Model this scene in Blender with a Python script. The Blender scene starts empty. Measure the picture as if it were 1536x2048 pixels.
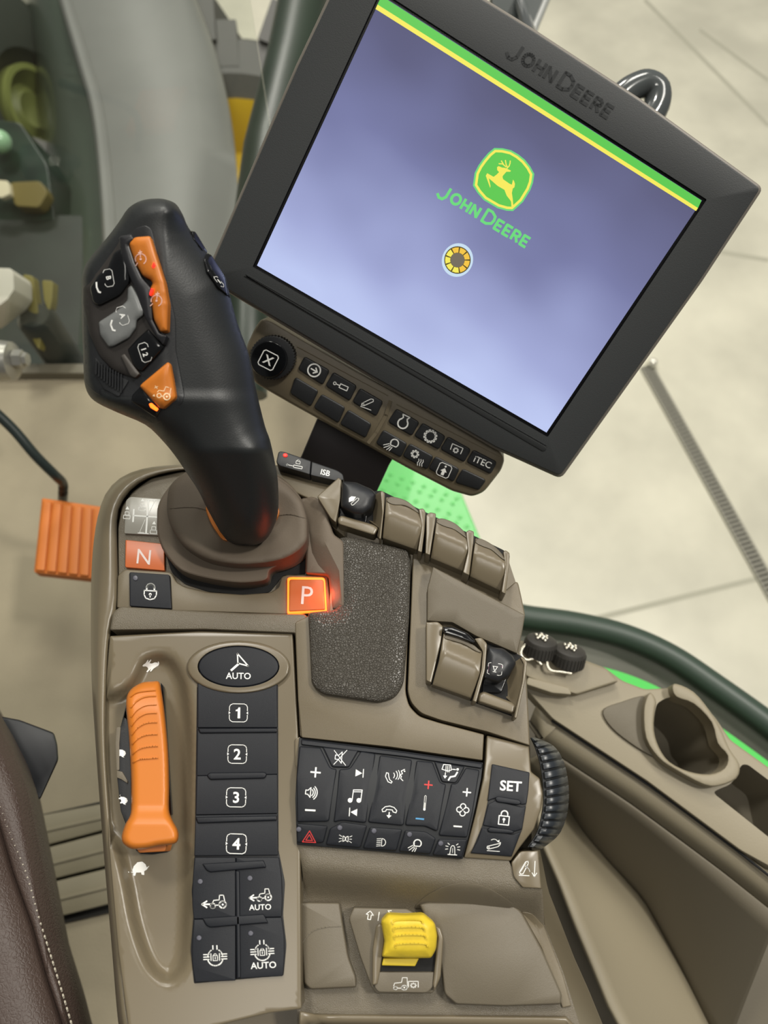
import bpy, math, random
from mathutils import Vector
from mathutils.geometry import delaunay_2d_cdt
random.seed(4)
SC = bpy.context.scene
COL = SC.collection
# ------------------------------------------------------------------ camera
FPX = 1420.0
CAMZ = 1.07                      # above the cab floor
Z0 = 0.65                        # armrest top
PITCH = math.radians(65)
R_ = Vector((1, 0, 0)); U_ = Vector((0, math.sin(PITCH), math.cos(PITCH))); F_ = Vector((0, math.cos(PITCH), -math.sin(PITCH)))
CAM = Vector((0, 0, CAMZ))
cd = bpy.data.cameras.new('camera'); cam = bpy.data.objects.new('camera', cd); COL.objects.link(cam)
cam.location = CAM; cam.rotation_euler = (math.radians(90) - PITCH, 0, 0)
cd.sensor_fit = 'VERTICAL'; cd.sensor_height = 36; cd.lens = FPX / 2048 * 36
cd.clip_start = 0.01; cd.clip_end = 60
cd.dof.use_dof = True; cd.dof.focus_distance = 0.425; cd.dof.aperture_fstop = 7.5
SC.camera = cam
# ------------------------------------------------------------------ world, lights, exposure
SC.view_settings.view_transform = 'Standard'; SC.view_settings.look = 'None'
SC.view_settings.exposure = 0.0; SC.view_settings.gamma = 1
w = bpy.data.worlds.new('showroom_air'); SC.world = w; w.use_nodes = True
w.node_tree.nodes['Background'].inputs[0].default_value = (0.80, 0.80, 0.76, 1)
w.node_tree.nodes['Background'].inputs[1].default_value = 0.175
def area(name, loc, target, sx, sy, power, col=(1, 0.96, 0.88)):
    l = bpy.data.lights.new(name, 'AREA'); l.shape = 'RECTANGLE'; l.size = sx; l.size_y = sy; l.energy = power; l.color = col
    o = bpy.data.objects.new(name, l); COL.objects.link(o); o.location = loc
    o.rotation_euler = (Vector(target) - Vector(loc)).to_track_quat('-Z', 'Y').to_euler()
    return o
area('ceiling_lamp', (2.3, 0.5, 4.6), (0, 0.4, 0.6), 0.35, 0.35, 100)
area('ceiling_lamp', (-0.5, -0.9, 4.8), (0, 0.4, 0.6), 0.5, 1.2, 34)
area('ceiling_lamp', (0.9, 3.6, 5.0), (0.6, 2.0, -1.4), 1.3, 1.3, 86)
area('ceiling_lamp', (2.8, 1.6, 5.0), (2.0, 1.4, -1.4), 1.4, 1.4, 76)
area('ceiling_lamp', (-1.15, 2.3, 4.7), (-0.3, 0.4, 0.6), 0.55, 0.55, 80)
area('ceiling_lamp', (-1.3, 6.0, 4.7), (-0.6, 1.8, -0.2), 1.8, 1.2, 190)
# ------------------------------------------------------------------ materials
def s2l(c): c /= 255.0; return c / 12.92 if c <= 0.04045 else ((c + 0.055) / 1.055) ** 2.4
def rgb(r, g, b): return (s2l(r), s2l(g), s2l(b), 1)
MATS = {}
def mat(name, col, rough=0.5, bump=0, scale=400, kind='noise', metal=0, coat=0, emit=None, es=0, var=0, varscale=6, spec=0.5, dist=0.0004):
    if name in MATS: return MATS[name]
    m = bpy.data.materials.new(name); m.use_nodes = True; nt = m.node_tree; b = nt.nodes['Principled BSDF']
    b.inputs['Base Color'].default_value = rgb(*col); b.inputs['Roughness'].default_value = rough
    b.inputs['Metallic'].default_value = metal; b.inputs['Coat Weight'].default_value = coat
    b.inputs['Specular IOR Level'].default_value = spec
    if emit: b.inputs['Emission Color'].default_value = rgb(*emit); b.inputs['Emission Strength'].default_value = es
    tc = nt.nodes.new('ShaderNodeTexCoord')
    if var:
        n = nt.nodes.new('ShaderNodeTexNoise'); n.inputs['Scale'].default_value = varscale; n.inputs['Detail'].default_value = 5
        nt.links.new(tc.outputs['Object'], n.inputs['Vector'])
        r = nt.nodes.new('ShaderNodeValToRGB'); lo = [c * (1 - var) for c in rgb(*col)[:3]] + [1]; hi = [min(1, c * (1 + var)) for c in rgb(*col)[:3]] + [1]
        r.color_ramp.elements[0].position = 0.35; r.color_ramp.elements[1].position = 0.65
        r.color_ramp.elements[0].color = lo; r.color_ramp.elements[1].color = hi
        nt.links.new(n.outputs['Fac'], r.inputs['Fac']); nt.links.new(r.outputs['Color'], b.inputs['Base Color'])
    if bump:
        if kind == 'voronoi':
            n = nt.nodes.new('ShaderNodeTexVoronoi'); n.feature = 'DISTANCE_TO_EDGE'; n.inputs['Scale'].default_value = scale
            n.inputs['Randomness'].default_value = 1
            wv = nt.nodes.new('ShaderNodeTexNoise'); wv.inputs['Scale'].default_value = scale * 0.7; wv.inputs['Detail'].default_value = 3
            nt.links.new(tc.outputs['Object'], wv.inputs['Vector'])
            mx = nt.nodes.new('ShaderNodeVectorMath'); mx.operation = 'MULTIPLY_ADD'; mx.inputs[1].default_value = (1.6 / scale,) * 3
            nt.links.new(wv.outputs['Color'], mx.inputs[0]); nt.links.new(tc.outputs['Object'], mx.inputs[2]); nt.links.new(mx.outputs[0], n.inputs['Vector'])
            pw = nt.nodes.new('ShaderNodeMapRange'); pw.inputs['From Max'].default_value = 0.22
            nt.links.new(n.outputs['Distance'], pw.inputs['Value']); out = pw.outputs[0]
        else:
            n = nt.nodes.new('ShaderNodeTexNoise'); n.inputs['Scale'].default_value = scale; n.inputs['Detail'].default_value = 2
            nt.links.new(tc.outputs['Object'], n.inputs['Vector']); out = n.outputs['Fac']
        bp = nt.nodes.new('ShaderNodeBump'); bp.inputs['Strength'].default_value = bump; bp.inputs['Distance'].default_value = dist
        nt.links.new(out, bp.inputs['Height']); nt.links.new(bp.outputs['Normal'], b.inputs['Normal'])
    MATS[name] = m; return m
TAN = mat('tan_plastic', (108, 98, 79), 0.42, 0.4, 3200, dist=0.0002)
TANT = mat('tan_textured_plastic', (104, 96, 81), 0.33, 0.8, 2400, dist=0.0004)
TANS = mat('tan_smooth_plastic', (110, 100, 81), 0.3)
TAND = mat('tan_matte_cover', (100, 92, 77), 0.5, 0.5, 2800, dist=0.0002)
BOOT = mat('brown_rubber', (98, 87, 74), 0.72, 0.2, 900)
LEATH = mat('leather_armpad', (74, 70, 63), 0.36, 1.0, 700, 'voronoi', dist=0.0004, spec=0.5)
NAVY = mat('charcoal_silicone', (18, 21, 28), 0.55, 0.2, 3500, spec=0.4)
BLK = mat('black_satin', (31, 32, 34), 0.45, 0.12, 1500)
BLKG = mat('black_gloss', (14, 15, 17), 0.16)
BEZ = mat('monitor_plastic', (56, 58, 59), 0.55, 0.2, 1800)
BEZD = mat('monitor_emboss', (50, 52, 53), 0.6)
RIM = mat('monitor_rim', (118, 112, 104), 0.42)
GREYK = mat('grey_button', (116, 118, 117), 0.3)
ORG = mat('orange_plastic', (198, 114, 36), 0.42)
ORGD = mat('orange_translucent', (190, 96, 46), 0.35)
LED = mat('led_amber', (255, 90, 20), 0.4, emit=(255, 85, 20), es=5.0)
LEDR = mat('led_red', (255, 30, 20), 0.4, emit=(255, 40, 30), es=2.0)
LEDO = mat('unlit_lamp', (84, 84, 94), 0.4)
WHT = mat('white_print', (236, 236, 232), 0.6)
PINK = mat('pale_print', (238, 190, 176), 0.6)
GREYP = mat('grey_print', (150, 150, 150), 0.6)
RED = mat('red_print', (205, 52, 50), 0.6)
BLU = mat('blue_print', (80, 150, 200), 0.6)
MAG = mat('plum_print', (96, 52, 78), 0.5)
VOID = mat('cavity_shade', (10, 10, 10), 0.8)  # flat black: the darkness inside hollows and gaps put into the colour
YEL = mat('yellow_plastic', (216, 188, 48), 0.5, 0.25, 500, var=0.07, varscale=90)
GLASSY = mat('clear_label', (150, 147, 138), 0.25)
# ------------------------------------------------------------------ projection helpers
def ray(px, py): return R_ * ((px - 768) / FPX) - U_ * ((py - 1024) / FPX) + F_
def onz(px, py, z):
    r = ray(px, py); return CAM + r * ((z - CAMZ) / r.z)
def ond(px, py, d): return CAM + ray(px, py) * d
class ZF:                                  # horizontal frame: h in mm above the armrest top
    def __init__(s, z=Z0): s.z = z
    def P(s, px, py, h): return onz(px, py, s.z + h / 1000)
    def dn(s): return Vector((0, 0, -1))
class PF:                                  # tilted plane
    def __init__(s, o, n): s.o = Vector(o); s.n = Vector(n).normalized()
    def P(s, px, py, h):
        r = ray(px, py); o = s.o + s.n * (h / 1000); return CAM + r * ((o - CAM).dot(s.n) / r.dot(s.n))
    def dn(s): return -s.n
class DF:                                  # surface at a given camera distance
    def __init__(s, fn): s.fn = fn
    def P(s, px, py, h): return ond(px, py, s.fn(px, py) - h / 1000)
    def dn(s): return F_
CON = ZF()
class Z:
    def __init__(s, x, y, k): s.x, s.y, s.k = x, y, k
    def __call__(s, *pts): return [(s.x + p[0] / s.k, s.y + p[1] / s.k) + ((p[2] / s.k,) if len(p) > 2 else ()) for p in pts]
    def p(s, x, y): return (s.x + x / s.k, s.y + y / s.k)
z1 = Z(0, 0, 2.4); z2 = Z(130, 380, 3.072); z3 = Z(440, 600, 2.56); z4 = Z(180, 880, 2.954); z5 = Z(600, 900, 2.954)
z6 = Z(180, 1200, 3.491); z7 = Z(560, 1440, 2.56); z8 = Z(180, 1640, 3.339); z9 = Z(580, 1680, 2.56)
z10 = Z(0, 380, 2.56); z11 = Z(0, 1160, 2.307); z12 = Z(1000, 1180, 2.866); z13 = Z(1000, 1600, 2.866); z14 = Z(760, 0, 1.979); zl = Z(840, 260, 5.486)
# ------------------------------------------------------------------ 2-D helpers
def area2(p): return sum(p[i][0] * p[(i + 1) % len(p)][1] - p[(i + 1) % len(p)][0] * p[i][1] for i in range(len(p)))
def rounded(pts, r=0, n=4):
    out = []; N = len(pts)
    for i, p in enumerate(pts):
        rr = p[2] if len(p) > 2 else r
        a = Vector(pts[i - 1][:2]); b = Vector(p[:2]); c = Vector(pts[(i + 1) % N][:2])
        d1 = a - b; d2 = c - b; l1 = d1.length; l2 = d2.length
        if rr < 0.2 or l1 < 1e-6 or l2 < 1e-6: out.append((b.x, b.y)); continue
        k = min(rr, l1 * 0.48, l2 * 0.48); p0 = b + d1 / l1 * k; p1 = b + d2 / l2 * k
        for j in range(n + 1):
            t = j / n; q = p0 * (1 - t) ** 2 + b * (2 * t * (1 - t)) + p1 * t * t; out.append((q.x, q.y))
    res = []
    for q in out:
        if not res or (abs(q[0] - res[-1][0]) + abs(q[1] - res[-1][1])) > 0.15: res.append(q)
    if abs(res[0][0] - res[-1][0]) + abs(res[0][1] - res[-1][1]) < 0.15: res.pop()
    return res
def smooth(pts, n=5, closed=True):         # Catmull-Rom
    out = []; N = len(pts); P = [Vector(p[:2]) if len(p) == 2 else Vector(p[:3]) for p in pts]
    for i in range(N if closed else N - 1):
        if closed: a, b, c, d = P[i - 1], P[i], P[(i + 1) % N], P[(i + 2) % N]
        else: a, b, c, d = P[max(i - 1, 0)], P[i], P[i + 1], P[min(i + 2, N - 1)]
        for j in range(n):
            t = j / n
            q = 0.5 * ((2 * b) + (c - a) * t + (2 * a - 5 * b + 4 * c - d) * t * t + (3 * b - a - 3 * c + d) * t ** 3); out.append(tuple(q))
    if not closed: out.append(tuple(P[-1]))
    return out
def inset(p, d):
    s = 1 if area2(p) > 0 else -1; out = []; N = len(p)
    for i in range(N):
        a = Vector(p[i - 1]); b = Vector(p[i]); c = Vector(p[(i + 1) % N])
        e1 = (b - a).normalized(); e2 = (c - b).normalized()
        n1 = Vector((-e1.y, e1.x)) * s; n2 = Vector((-e2.y, e2.x)) * s
        m = n1 + n2
        if m.length < 1e-4: m = n1
        m.normalize(); k = d / max(0.5, m.dot(n1)); q = b + m * k; out.append((q.x, q.y))
    return out
def inside(x, y, p):
    c = False; j = len(p) - 1
    for i in range(len(p)):
        xi, yi = p[i]; xj, yj = p[j]
        if (yi > y) != (yj > y) and x < (xj - xi) * (y - yi) / (yj - yi) + xi: c = not c
        j = i
    return c
def edged(x, y, p):                        # distance to polygon edge
    best = 1e9
    for i in range(len(p)):
        ax, ay = p[i - 1]; bx, by = p[i]; dx, dy = bx - ax, by - ay; L = dx * dx + dy * dy
        t = 0 if L == 0 else max(0, min(1, ((x - ax) * dx + (y - ay) * dy) / L))
        d = (x - ax - t * dx) ** 2 + (y - ay - t * dy) ** 2
        if d < best: best = d
    return math.sqrt(best)
def tri(outline, holes=(), step=None, extra=()):
    V = [Vector(p) for p in outline]; E = [(i, (i + 1) % len(outline)) for i in range(len(outline))]
    for h in holes:
        b = len(V); V += [Vector(p) for p in h]; E += [(b + i, b + (i + 1) % len(h)) for i in range(len(h))]
    if step:
        xs = [p[0] for p in outline]; ys = [p[1] for p in outline]; x0, y0 = min(xs), min(ys)
        nx = int((max(xs) - x0) / step); ny = int((max(ys) - y0) / step)
        for j in range(1, ny + 1):
            for i in range(1, nx + 1):
                x = x0 + i * step + (step / 2 if j % 2 else 0); y = y0 + j * step
                if inside(x, y, outline) and edged(x, y, outline) > step * 0.4 and not any(inside(x, y, h) or edged(x, y, h) < step * 0.35 for h in holes): V.append(Vector((x, y)))
    V += [Vector(p) for p in extra]
    r = delaunay_2d_cdt(V, E, [], 0, 1e-4); vs = r[0]; fs = []
    for f in r[2]:
        cx = sum(vs[i][0] for i in f) / len(f); cy = sum(vs[i][1] for i in f) / len(f)
        if inside(cx, cy, outline) and not any(inside(cx, cy, h) for h in holes): fs.append(list(f))
    mp = {}
    for oi, src in enumerate(r[3]):
        for s in src: mp[s] = oi
    return vs, fs, mp
def hv(H, x, y): return H(x, y) if callable(H) else H
WO = {}
TEXT = {}
def textmesh(s, bold=0.0):
    k = (s, bold)
    if k not in TEXT:
        cu = bpy.data.curves.new('t', 'FONT'); cu.body = s; cu.size = 1; cu.offset = bold; cu.resolution_u = 3
        ob = bpy.data.objects.new('t', cu); me = bpy.data.meshes.new_from_object(ob)
        vs = [(v.co.x, v.co.y) for v in me.vertices]; fs = [list(p.vertices) for p in me.polygons]
        xs = [v[0] for v in vs]; ys = [v[1] for v in vs]; cx = (min(xs) + max(xs)) / 2; cy = (min(ys) + max(ys)) / 2; hh = max(ys) - min(ys)
        TEXT[k] = ([((x - cx) / hh, (y - cy) / hh) for x, y in vs], fs)
        bpy.data.objects.remove(ob); bpy.data.curves.remove(cu); bpy.data.meshes.remove(me)
    return TEXT[k]
class MB:
    def __init__(s, *mats, F=CON): s.v = []; s.f = []; s.m = []; s.mats = list(mats); s.F = F; s.hard = set()
    def add(s, vs, fs, mi=0):
        b = len(s.v); s.v += [Vector(v) for v in vs]; s.f += [[b + i for i in f] for f in fs]; s.m += [mi] * len(fs)
    def slab(s, pts, H=0, t=4, r=3, b=2, bm=None, step=None, mi=0, holes=(), F=None, sm=0, bt=0, taper=0):
        F = F or s.F; o = smooth(pts, sm) if sm else (rounded([(p[0], p[1], max(p[2] if len(p) > 2 else r, b * 1.25)) for p in pts], r) if len(pts) < 24 else rounded(pts, r))
        if bm is None: bm = b * 0.3
        rings = []; K = 3 if b else 0
        for k in range(K + 1):
            a = k / max(K, 1) * math.pi / 2
            ring = o if k == 0 or not b else inset(o, b * (1 - math.cos(a)))
            dz = -bm * (1 - math.sin(a)) if b else 0
            rings.append((ring, dz))
        top, _ = rings[-1]
        vs, fs, mp = tri(top, holes, step)
        base = len(s.v); P3 = [F.P(x, y, hv(H, x, y)) for x, y in vs]
        if step is None and not callable(H): s.hard.update(range(len(s.f), len(s.f) + len(fs)))
        s.add(P3, fs, mi); n = len(o)
        prev = [base + mp[i] for i in range(n)]
        for ring, dz in reversed(rings[:-1]):
            cur = len(s.v); s.v += [F.P(x, y, hv(H, x, y) + dz) for x, y in ring]
            for i in range(n): j = (i + 1) % n; s.f.append([cur + i, cur + j, prev[j], prev[i]]); s.m.append(mi)
            prev = [cur + i for i in range(n)]
        if t:
            cur = len(s.v); d = F.dn() * (t / 1000); s.v += [s.v[i] + d for i in prev] if not taper else [F.P(x, y, hv(H, *o[i]) - (rings[0][1] * -1) - t) for i, (x, y) in enumerate(inset(o, taper))]
            for i in range(n): j = (i + 1) % n; s.f.append([cur + i, cur + j, prev[j], prev[i]]); s.m.append(mi)
            if not holes: s.f.append([cur + i for i in range(n)][::-1]); s.m.append(mi)
        return s
    def well(s, pts, H, depth, mi=0, r=0, fl=None, sm=0, F=None, shrink=0):   # inward wall + floor of a hole
        F = F or s.F; o = smooth(pts, sm) if sm else rounded(pts, r); n = len(o)
        a = [F.P(x, y, hv(H, x, y)) for x, y in o]; c = sum(a, Vector()) / n; d = F.dn() * (depth / 1000)
        b = [(p - c) * (1 - shrink) + c + d for p in a]
        s.add(a + b, [[i, (i + 1) % n, n + (i + 1) % n, n + i] for i in range(n)] , mi)
        s.add(b, [list(range(n))], mi if fl is None else fl)
    def flat(s, pts, H, mi, F=None):
        F = F or s.F; vs, fs, _ = tri(pts); s.add([F.P(x, y, hv(H, x, y)) for x, y in vs], fs, mi)
    def stroke(s, pts, wd, H, mi=1, closed=False, F=None, up=0.0):
        F = F or s.F; n = len(pts); rg = range(n if closed else n - 1)
        for i in rg:
            a = Vector(pts[i][:2]); b = Vector(pts[(i + 1) % n][:2]); d = b - a
            if d.length < 1e-5: continue
            d.normalize(); q = Vector((-d.y, d.x)) * wd / 2; k = d * wd * 0.25
            c = [a - k + q, b + k + q, b + k - q, a - k - q]
            if area2([tuple(x) for x in c]) > 0: c.reverse()
            s.add([F.P(p.x, p.y, hv(H, p.x, p.y) + up) for p in c], [[0, 1, 2, 3]], mi)
            if up:
                L = [F.P(p.x, p.y, hv(H, p.x, p.y) - 0.2) for p in c]; T = [F.P(p.x, p.y, hv(H, p.x, p.y) + up) for p in c]
                s.add(L + T, [[j, (j + 1) % 4, 4 + (j + 1) % 4, 4 + j] for j in range(4)], mi)
    def icon(s, z, cx, cy, size, rot, cmds, H, mi=1, sx=1.0, F=None, up=0.12, wk=1.0, skew=0.0):
        if isinstance(cmds, str) and cmds in ICON: cmds = ICON[cmds]
        elif isinstance(cmds, str): cmds = [('t', cmds, 0, 0, 2)]
        C = z.p(cx, cy) if z else (cx, cy); S = size / (z.k if z else 1); cr = math.cos(math.radians(rot)); sr = math.sin(math.radians(rot))
        HH = lambda x, y: hv(H, x, y) + up
        def T(p):
            x = p[0] * sx * S + skew * p[1] * S; y = -p[1] * S; return (C[0] + x * cr - y * sr, C[1] + x * sr + y * cr)
        for c in cmds:
            k = c[0]
            if k == 'l': s.stroke([T(p) for p in c[1]], c[2] * S * wk * .85, HH, mi, len(c) > 3, F)
            elif k == 'f': s.flat([T(p) for p in c[1]], HH, mi, F)
            elif k == 'c': s.stroke([T((c[1] + c[3] * math.cos(i * math.pi / 10), c[2] + c[3] * math.sin(i * math.pi / 10))) for i in range(20)], c[4] * S * wk, HH, mi, True, F)
            elif k == 'd': s.flat([T((c[1] + c[3] * math.cos(i * math.pi / 6), c[2] + c[3] * math.sin(i * math.pi / 6))) for i in range(12)], HH, mi, F)
            elif k == 'a':
                a0, a1 = c[4], c[5]; s.stroke([T((c[1] + c[3] * math.cos(math.radians(a0 + (a1 - a0) * i / 10)), c[2] + c[3] * math.sin(math.radians(a0 + (a1 - a0) * i / 10)))) for i in range(11)], c[6] * S * wk, HH, mi, False, F)
            elif k == 't':
                vs, fs = textmesh(c[1], (c[5] if len(c) > 5 else 0.02) * .45); Fr = F or s.F; q = [T((c[2] + x * c[4], c[3] + y * c[4])) for x, y in vs]
                s.add([Fr.P(x, y, HH(x, y)) for x, y in q], fs, mi)
    def loft(s, rows, n=None, mi=0, F=None, closed=False, sub=1):
        F = F or s.F
        if n: rows = [resample(r, n) for r in rows]
        if sub > 1: rows = [[tuple(a[i] + (b[i] - a[i]) * k / sub for i in range(3)) for a, b in zip(r0, r1)] for r0, r1 in zip(rows, rows[1:]) for k in range(sub)] + [rows[-1]]
        m = len(rows[0]); g = [F.P(x, y, h) for r in rows for x, y, h in r]
        fs = [[i * m + j, i * m + (j + 1) % m, (i + 1) * m + (j + 1) % m, (i + 1) * m + j] for i in range(len(rows) - 1) for j in range(m if closed else m - 1)]
        s.add(g, fs, mi); return s
    def tube(s, pts, r, n=10, mi=0, cap=True):
        P = [Vector(p) for p in pts]; b = len(s.v); N = len(P)
        for i, p in enumerate(P):
            t = (P[min(i + 1, N - 1)] - P[max(i - 1, 0)]).normalized(); a = t.cross(Vector((0.31, 0.2, 1))).normalized(); c = t.cross(a)
            rr = r[i] if isinstance(r, (list, tuple)) else r
            s.v += [p + (a * math.cos(k * 2 * math.pi / n) + c * math.sin(k * 2 * math.pi / n)) * rr for k in range(n)]
        for i in range(N - 1):
            for k in range(n): s.f.append([b + i * n + k, b + i * n + (k + 1) % n, b + (i + 1) * n + (k + 1) % n, b + (i + 1) * n + k]); s.m.append(mi)
        if cap: s.f += [[b + k for k in range(n)][::-1], [b + (N - 1) * n + k for k in range(n)]]; s.m += [mi, mi]
        return s
    def ball(s, c, r, mi=0, n=8):
        c = Vector(c); vs = [c + Vector((0, 0, r))]
        for i in range(1, n // 2):
            for k in range(n): a = math.pi * i / (n // 2); vs.append(c + Vector((math.sin(a) * math.cos(2 * math.pi * k / n), math.sin(a) * math.sin(2 * math.pi * k / n), math.cos(a))) * r)
        vs.append(c - Vector((0, 0, r))); fs = [[0, 1 + k, 1 + (k + 1) % n] for k in range(n)]
        for i in range(n // 2 - 2): fs += [[1 + i * n + k, 1 + (i + 1) * n + k, 1 + (i + 1) * n + (k + 1) % n, 1 + i * n + (k + 1) % n] for k in range(n)]
        l = len(vs) - 1; b = 1 + (n // 2 - 2) * n; fs += [[l, b + (k + 1) % n, b + k] for k in range(n)]; s.add(vs, fs, mi)
    def box(s, c, sx, sy, sz, ax=None, mi=0):
        c = Vector(c); X, Y, Zz = ax or (Vector((1, 0, 0)), Vector((0, 1, 0)), Vector((0, 0, 1)))
        vs = [c + X * (sx / 2 * i) + Y * (sy / 2 * j) + Zz * (sz / 2 * k) for i in (-1, 1) for j in (-1, 1) for k in (-1, 1)]
        s.add(vs, [[0, 1, 3, 2], [4, 6, 7, 5], [0, 4, 5, 1], [2, 3, 7, 6], [0, 2, 6, 4], [1, 5, 7, 3]], mi)
    def lathe(s, o, ax, prof, n=48, mi=0):
        ax = Vector(ax).normalized(); a = ax.orthogonal().normalized(); c = ax.cross(a); o = Vector(o); b = len(s.v); m = len(prof)
        for r, hgt in prof: s.v += [o + ax * hgt + (a * math.cos(2 * math.pi * k / n) + c * math.sin(2 * math.pi * k / n)) * r for k in range(n)]
        for i in range(m - 1):
            for k in range(n): s.f.append([b + i * n + k, b + i * n + (k + 1) % n, b + (i + 1) * n + (k + 1) % n, b + (i + 1) * n + k]); s.m.append(mi)
        return s
    def build(s, name, parent=None, solid=0, sharp=38, org=None, recalc=True, **tags):
        v = s.v
        mn = Vector([min(p[i] for p in v) for i in range(3)]); mx = Vector([max(p[i] for p in v) for i in range(3)])
        o = Vector(org) if org else Vector(((mn.x + mx.x) / 2, (mn.y + mx.y) / 2, mn.z))
        me = bpy.data.meshes.new(name); me.from_pydata([tuple(p - o) for p in v], [], s.f)
        for m in s.mats: me.materials.append(m)
        for p, mi in zip(me.polygons, s.m): p.material_index = mi; p.use_smooth = p.index not in s.hard
        if recalc:
            import bmesh
            bm = bmesh.new(); bm.from_mesh(me); bmesh.ops.remove_doubles(bm, verts=bm.verts, dist=1e-7); bmesh.ops.recalc_face_normals(bm, faces=bm.faces); bm.to_mesh(me); bm.free()
        me.set_sharp_from_angle(angle=math.radians(sharp))
        ob = bpy.data.objects.new(name, me); COL.objects.link(ob)
        if parent: ob.parent = parent; ob.location = o - WO[parent.name]
        else: ob.location = o
        WO[ob.name] = o
        if solid: md = ob.modifiers.new('thickness', 'SOLIDIFY'); md.thickness = solid; md.offset = -1
        for k, val in tags.items(): ob[k] = val
        return ob
def resample(r, n):
    L = [0]
    for i in range(1, len(r)): L.append(L[-1] + math.hypot(r[i][0] - r[i - 1][0], r[i][1] - r[i - 1][1]))
    out = []; k = 0
    for i in range(n):
        t = L[-1] * i / (n - 1)
        while k < len(r) - 2 and L[k + 1] < t: k += 1
        f = (t - L[k]) / max(1e-9, L[k + 1] - L[k]); out.append(tuple(r[k][j] * (1 - f) + r[k + 1][j] * f for j in range(3)))
    return out
def thing(name, label, cat, loc, group=None):
    o = bpy.data.objects.new(name, None); COL.objects.link(o); o.location = loc; o.empty_display_size = 0.01
    WO[o.name] = Vector(loc); o['label'] = label; o['category'] = cat
    if group: o['group'] = group
    return o
def ell(cx, cy, rx, ry, n=28, rot=0):
    c, q = math.cos(math.radians(rot)), math.sin(math.radians(rot))
    return [(cx + rx * math.cos(a) * c - ry * math.sin(a) * q, cy + rx * math.cos(a) * q + ry * math.sin(a) * c) for a in [2 * math.pi * i / n for i in range(n)]]
# ------------------------------------------------------------------ icon drawings (unit = half height, y up)
W = 0.16
def dashbox(ch, bold=0.05):
    r = 0.98; c = []
    for sy in (1, -1):
        c += [('l', [(-r, 0.22 * sy), (-r, 0.62 * sy), (-r * .9, .85 * sy), (-.62, r * sy), (.62, r * sy), (r * .9, .85 * sy), (r, .62 * sy), (r, .22 * sy)], 0.09)]
    return c + ([('f', [(-.3, .32), (-.08, .4), (.0, .6), (.2, .6), (.2, -.6), (-.08, -.6), (-.08, .18), (-.3, .18)])] if ch == '1' else [('t', ch, 0, 0, 1.15, bold)]) + [('f', [(-1.06, .17), (-1.06, -.17), (-.86, 0)]), ('f', [(1.06, .17), (.86, 0), (1.06, -.17)])]
def gearpts(n, r0, r1):
    p = []
    for i in range(n):
        a = 2 * math.pi * i / n
        for da, r in ((-.28, r0), (-.2, r1), (.2, r1), (.28, r0)): p.append((r * math.cos(a + da * 2 * math.pi / n), r * math.sin(a + da * 2 * math.pi / n)))
    return p
TRAC = [('c', .62, -.5, .42, .16), ('d', .62, -.5, .13), ('c', -.42, -.62, .28, .14), ('l', [(-.75, -.25), (-.62, .05), (.05, .12), (.15, .75), (.85, .75), (.95, -.2)], .1), ('l', [(-.15, -.6), (.2, -.6)], .12)]
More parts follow.
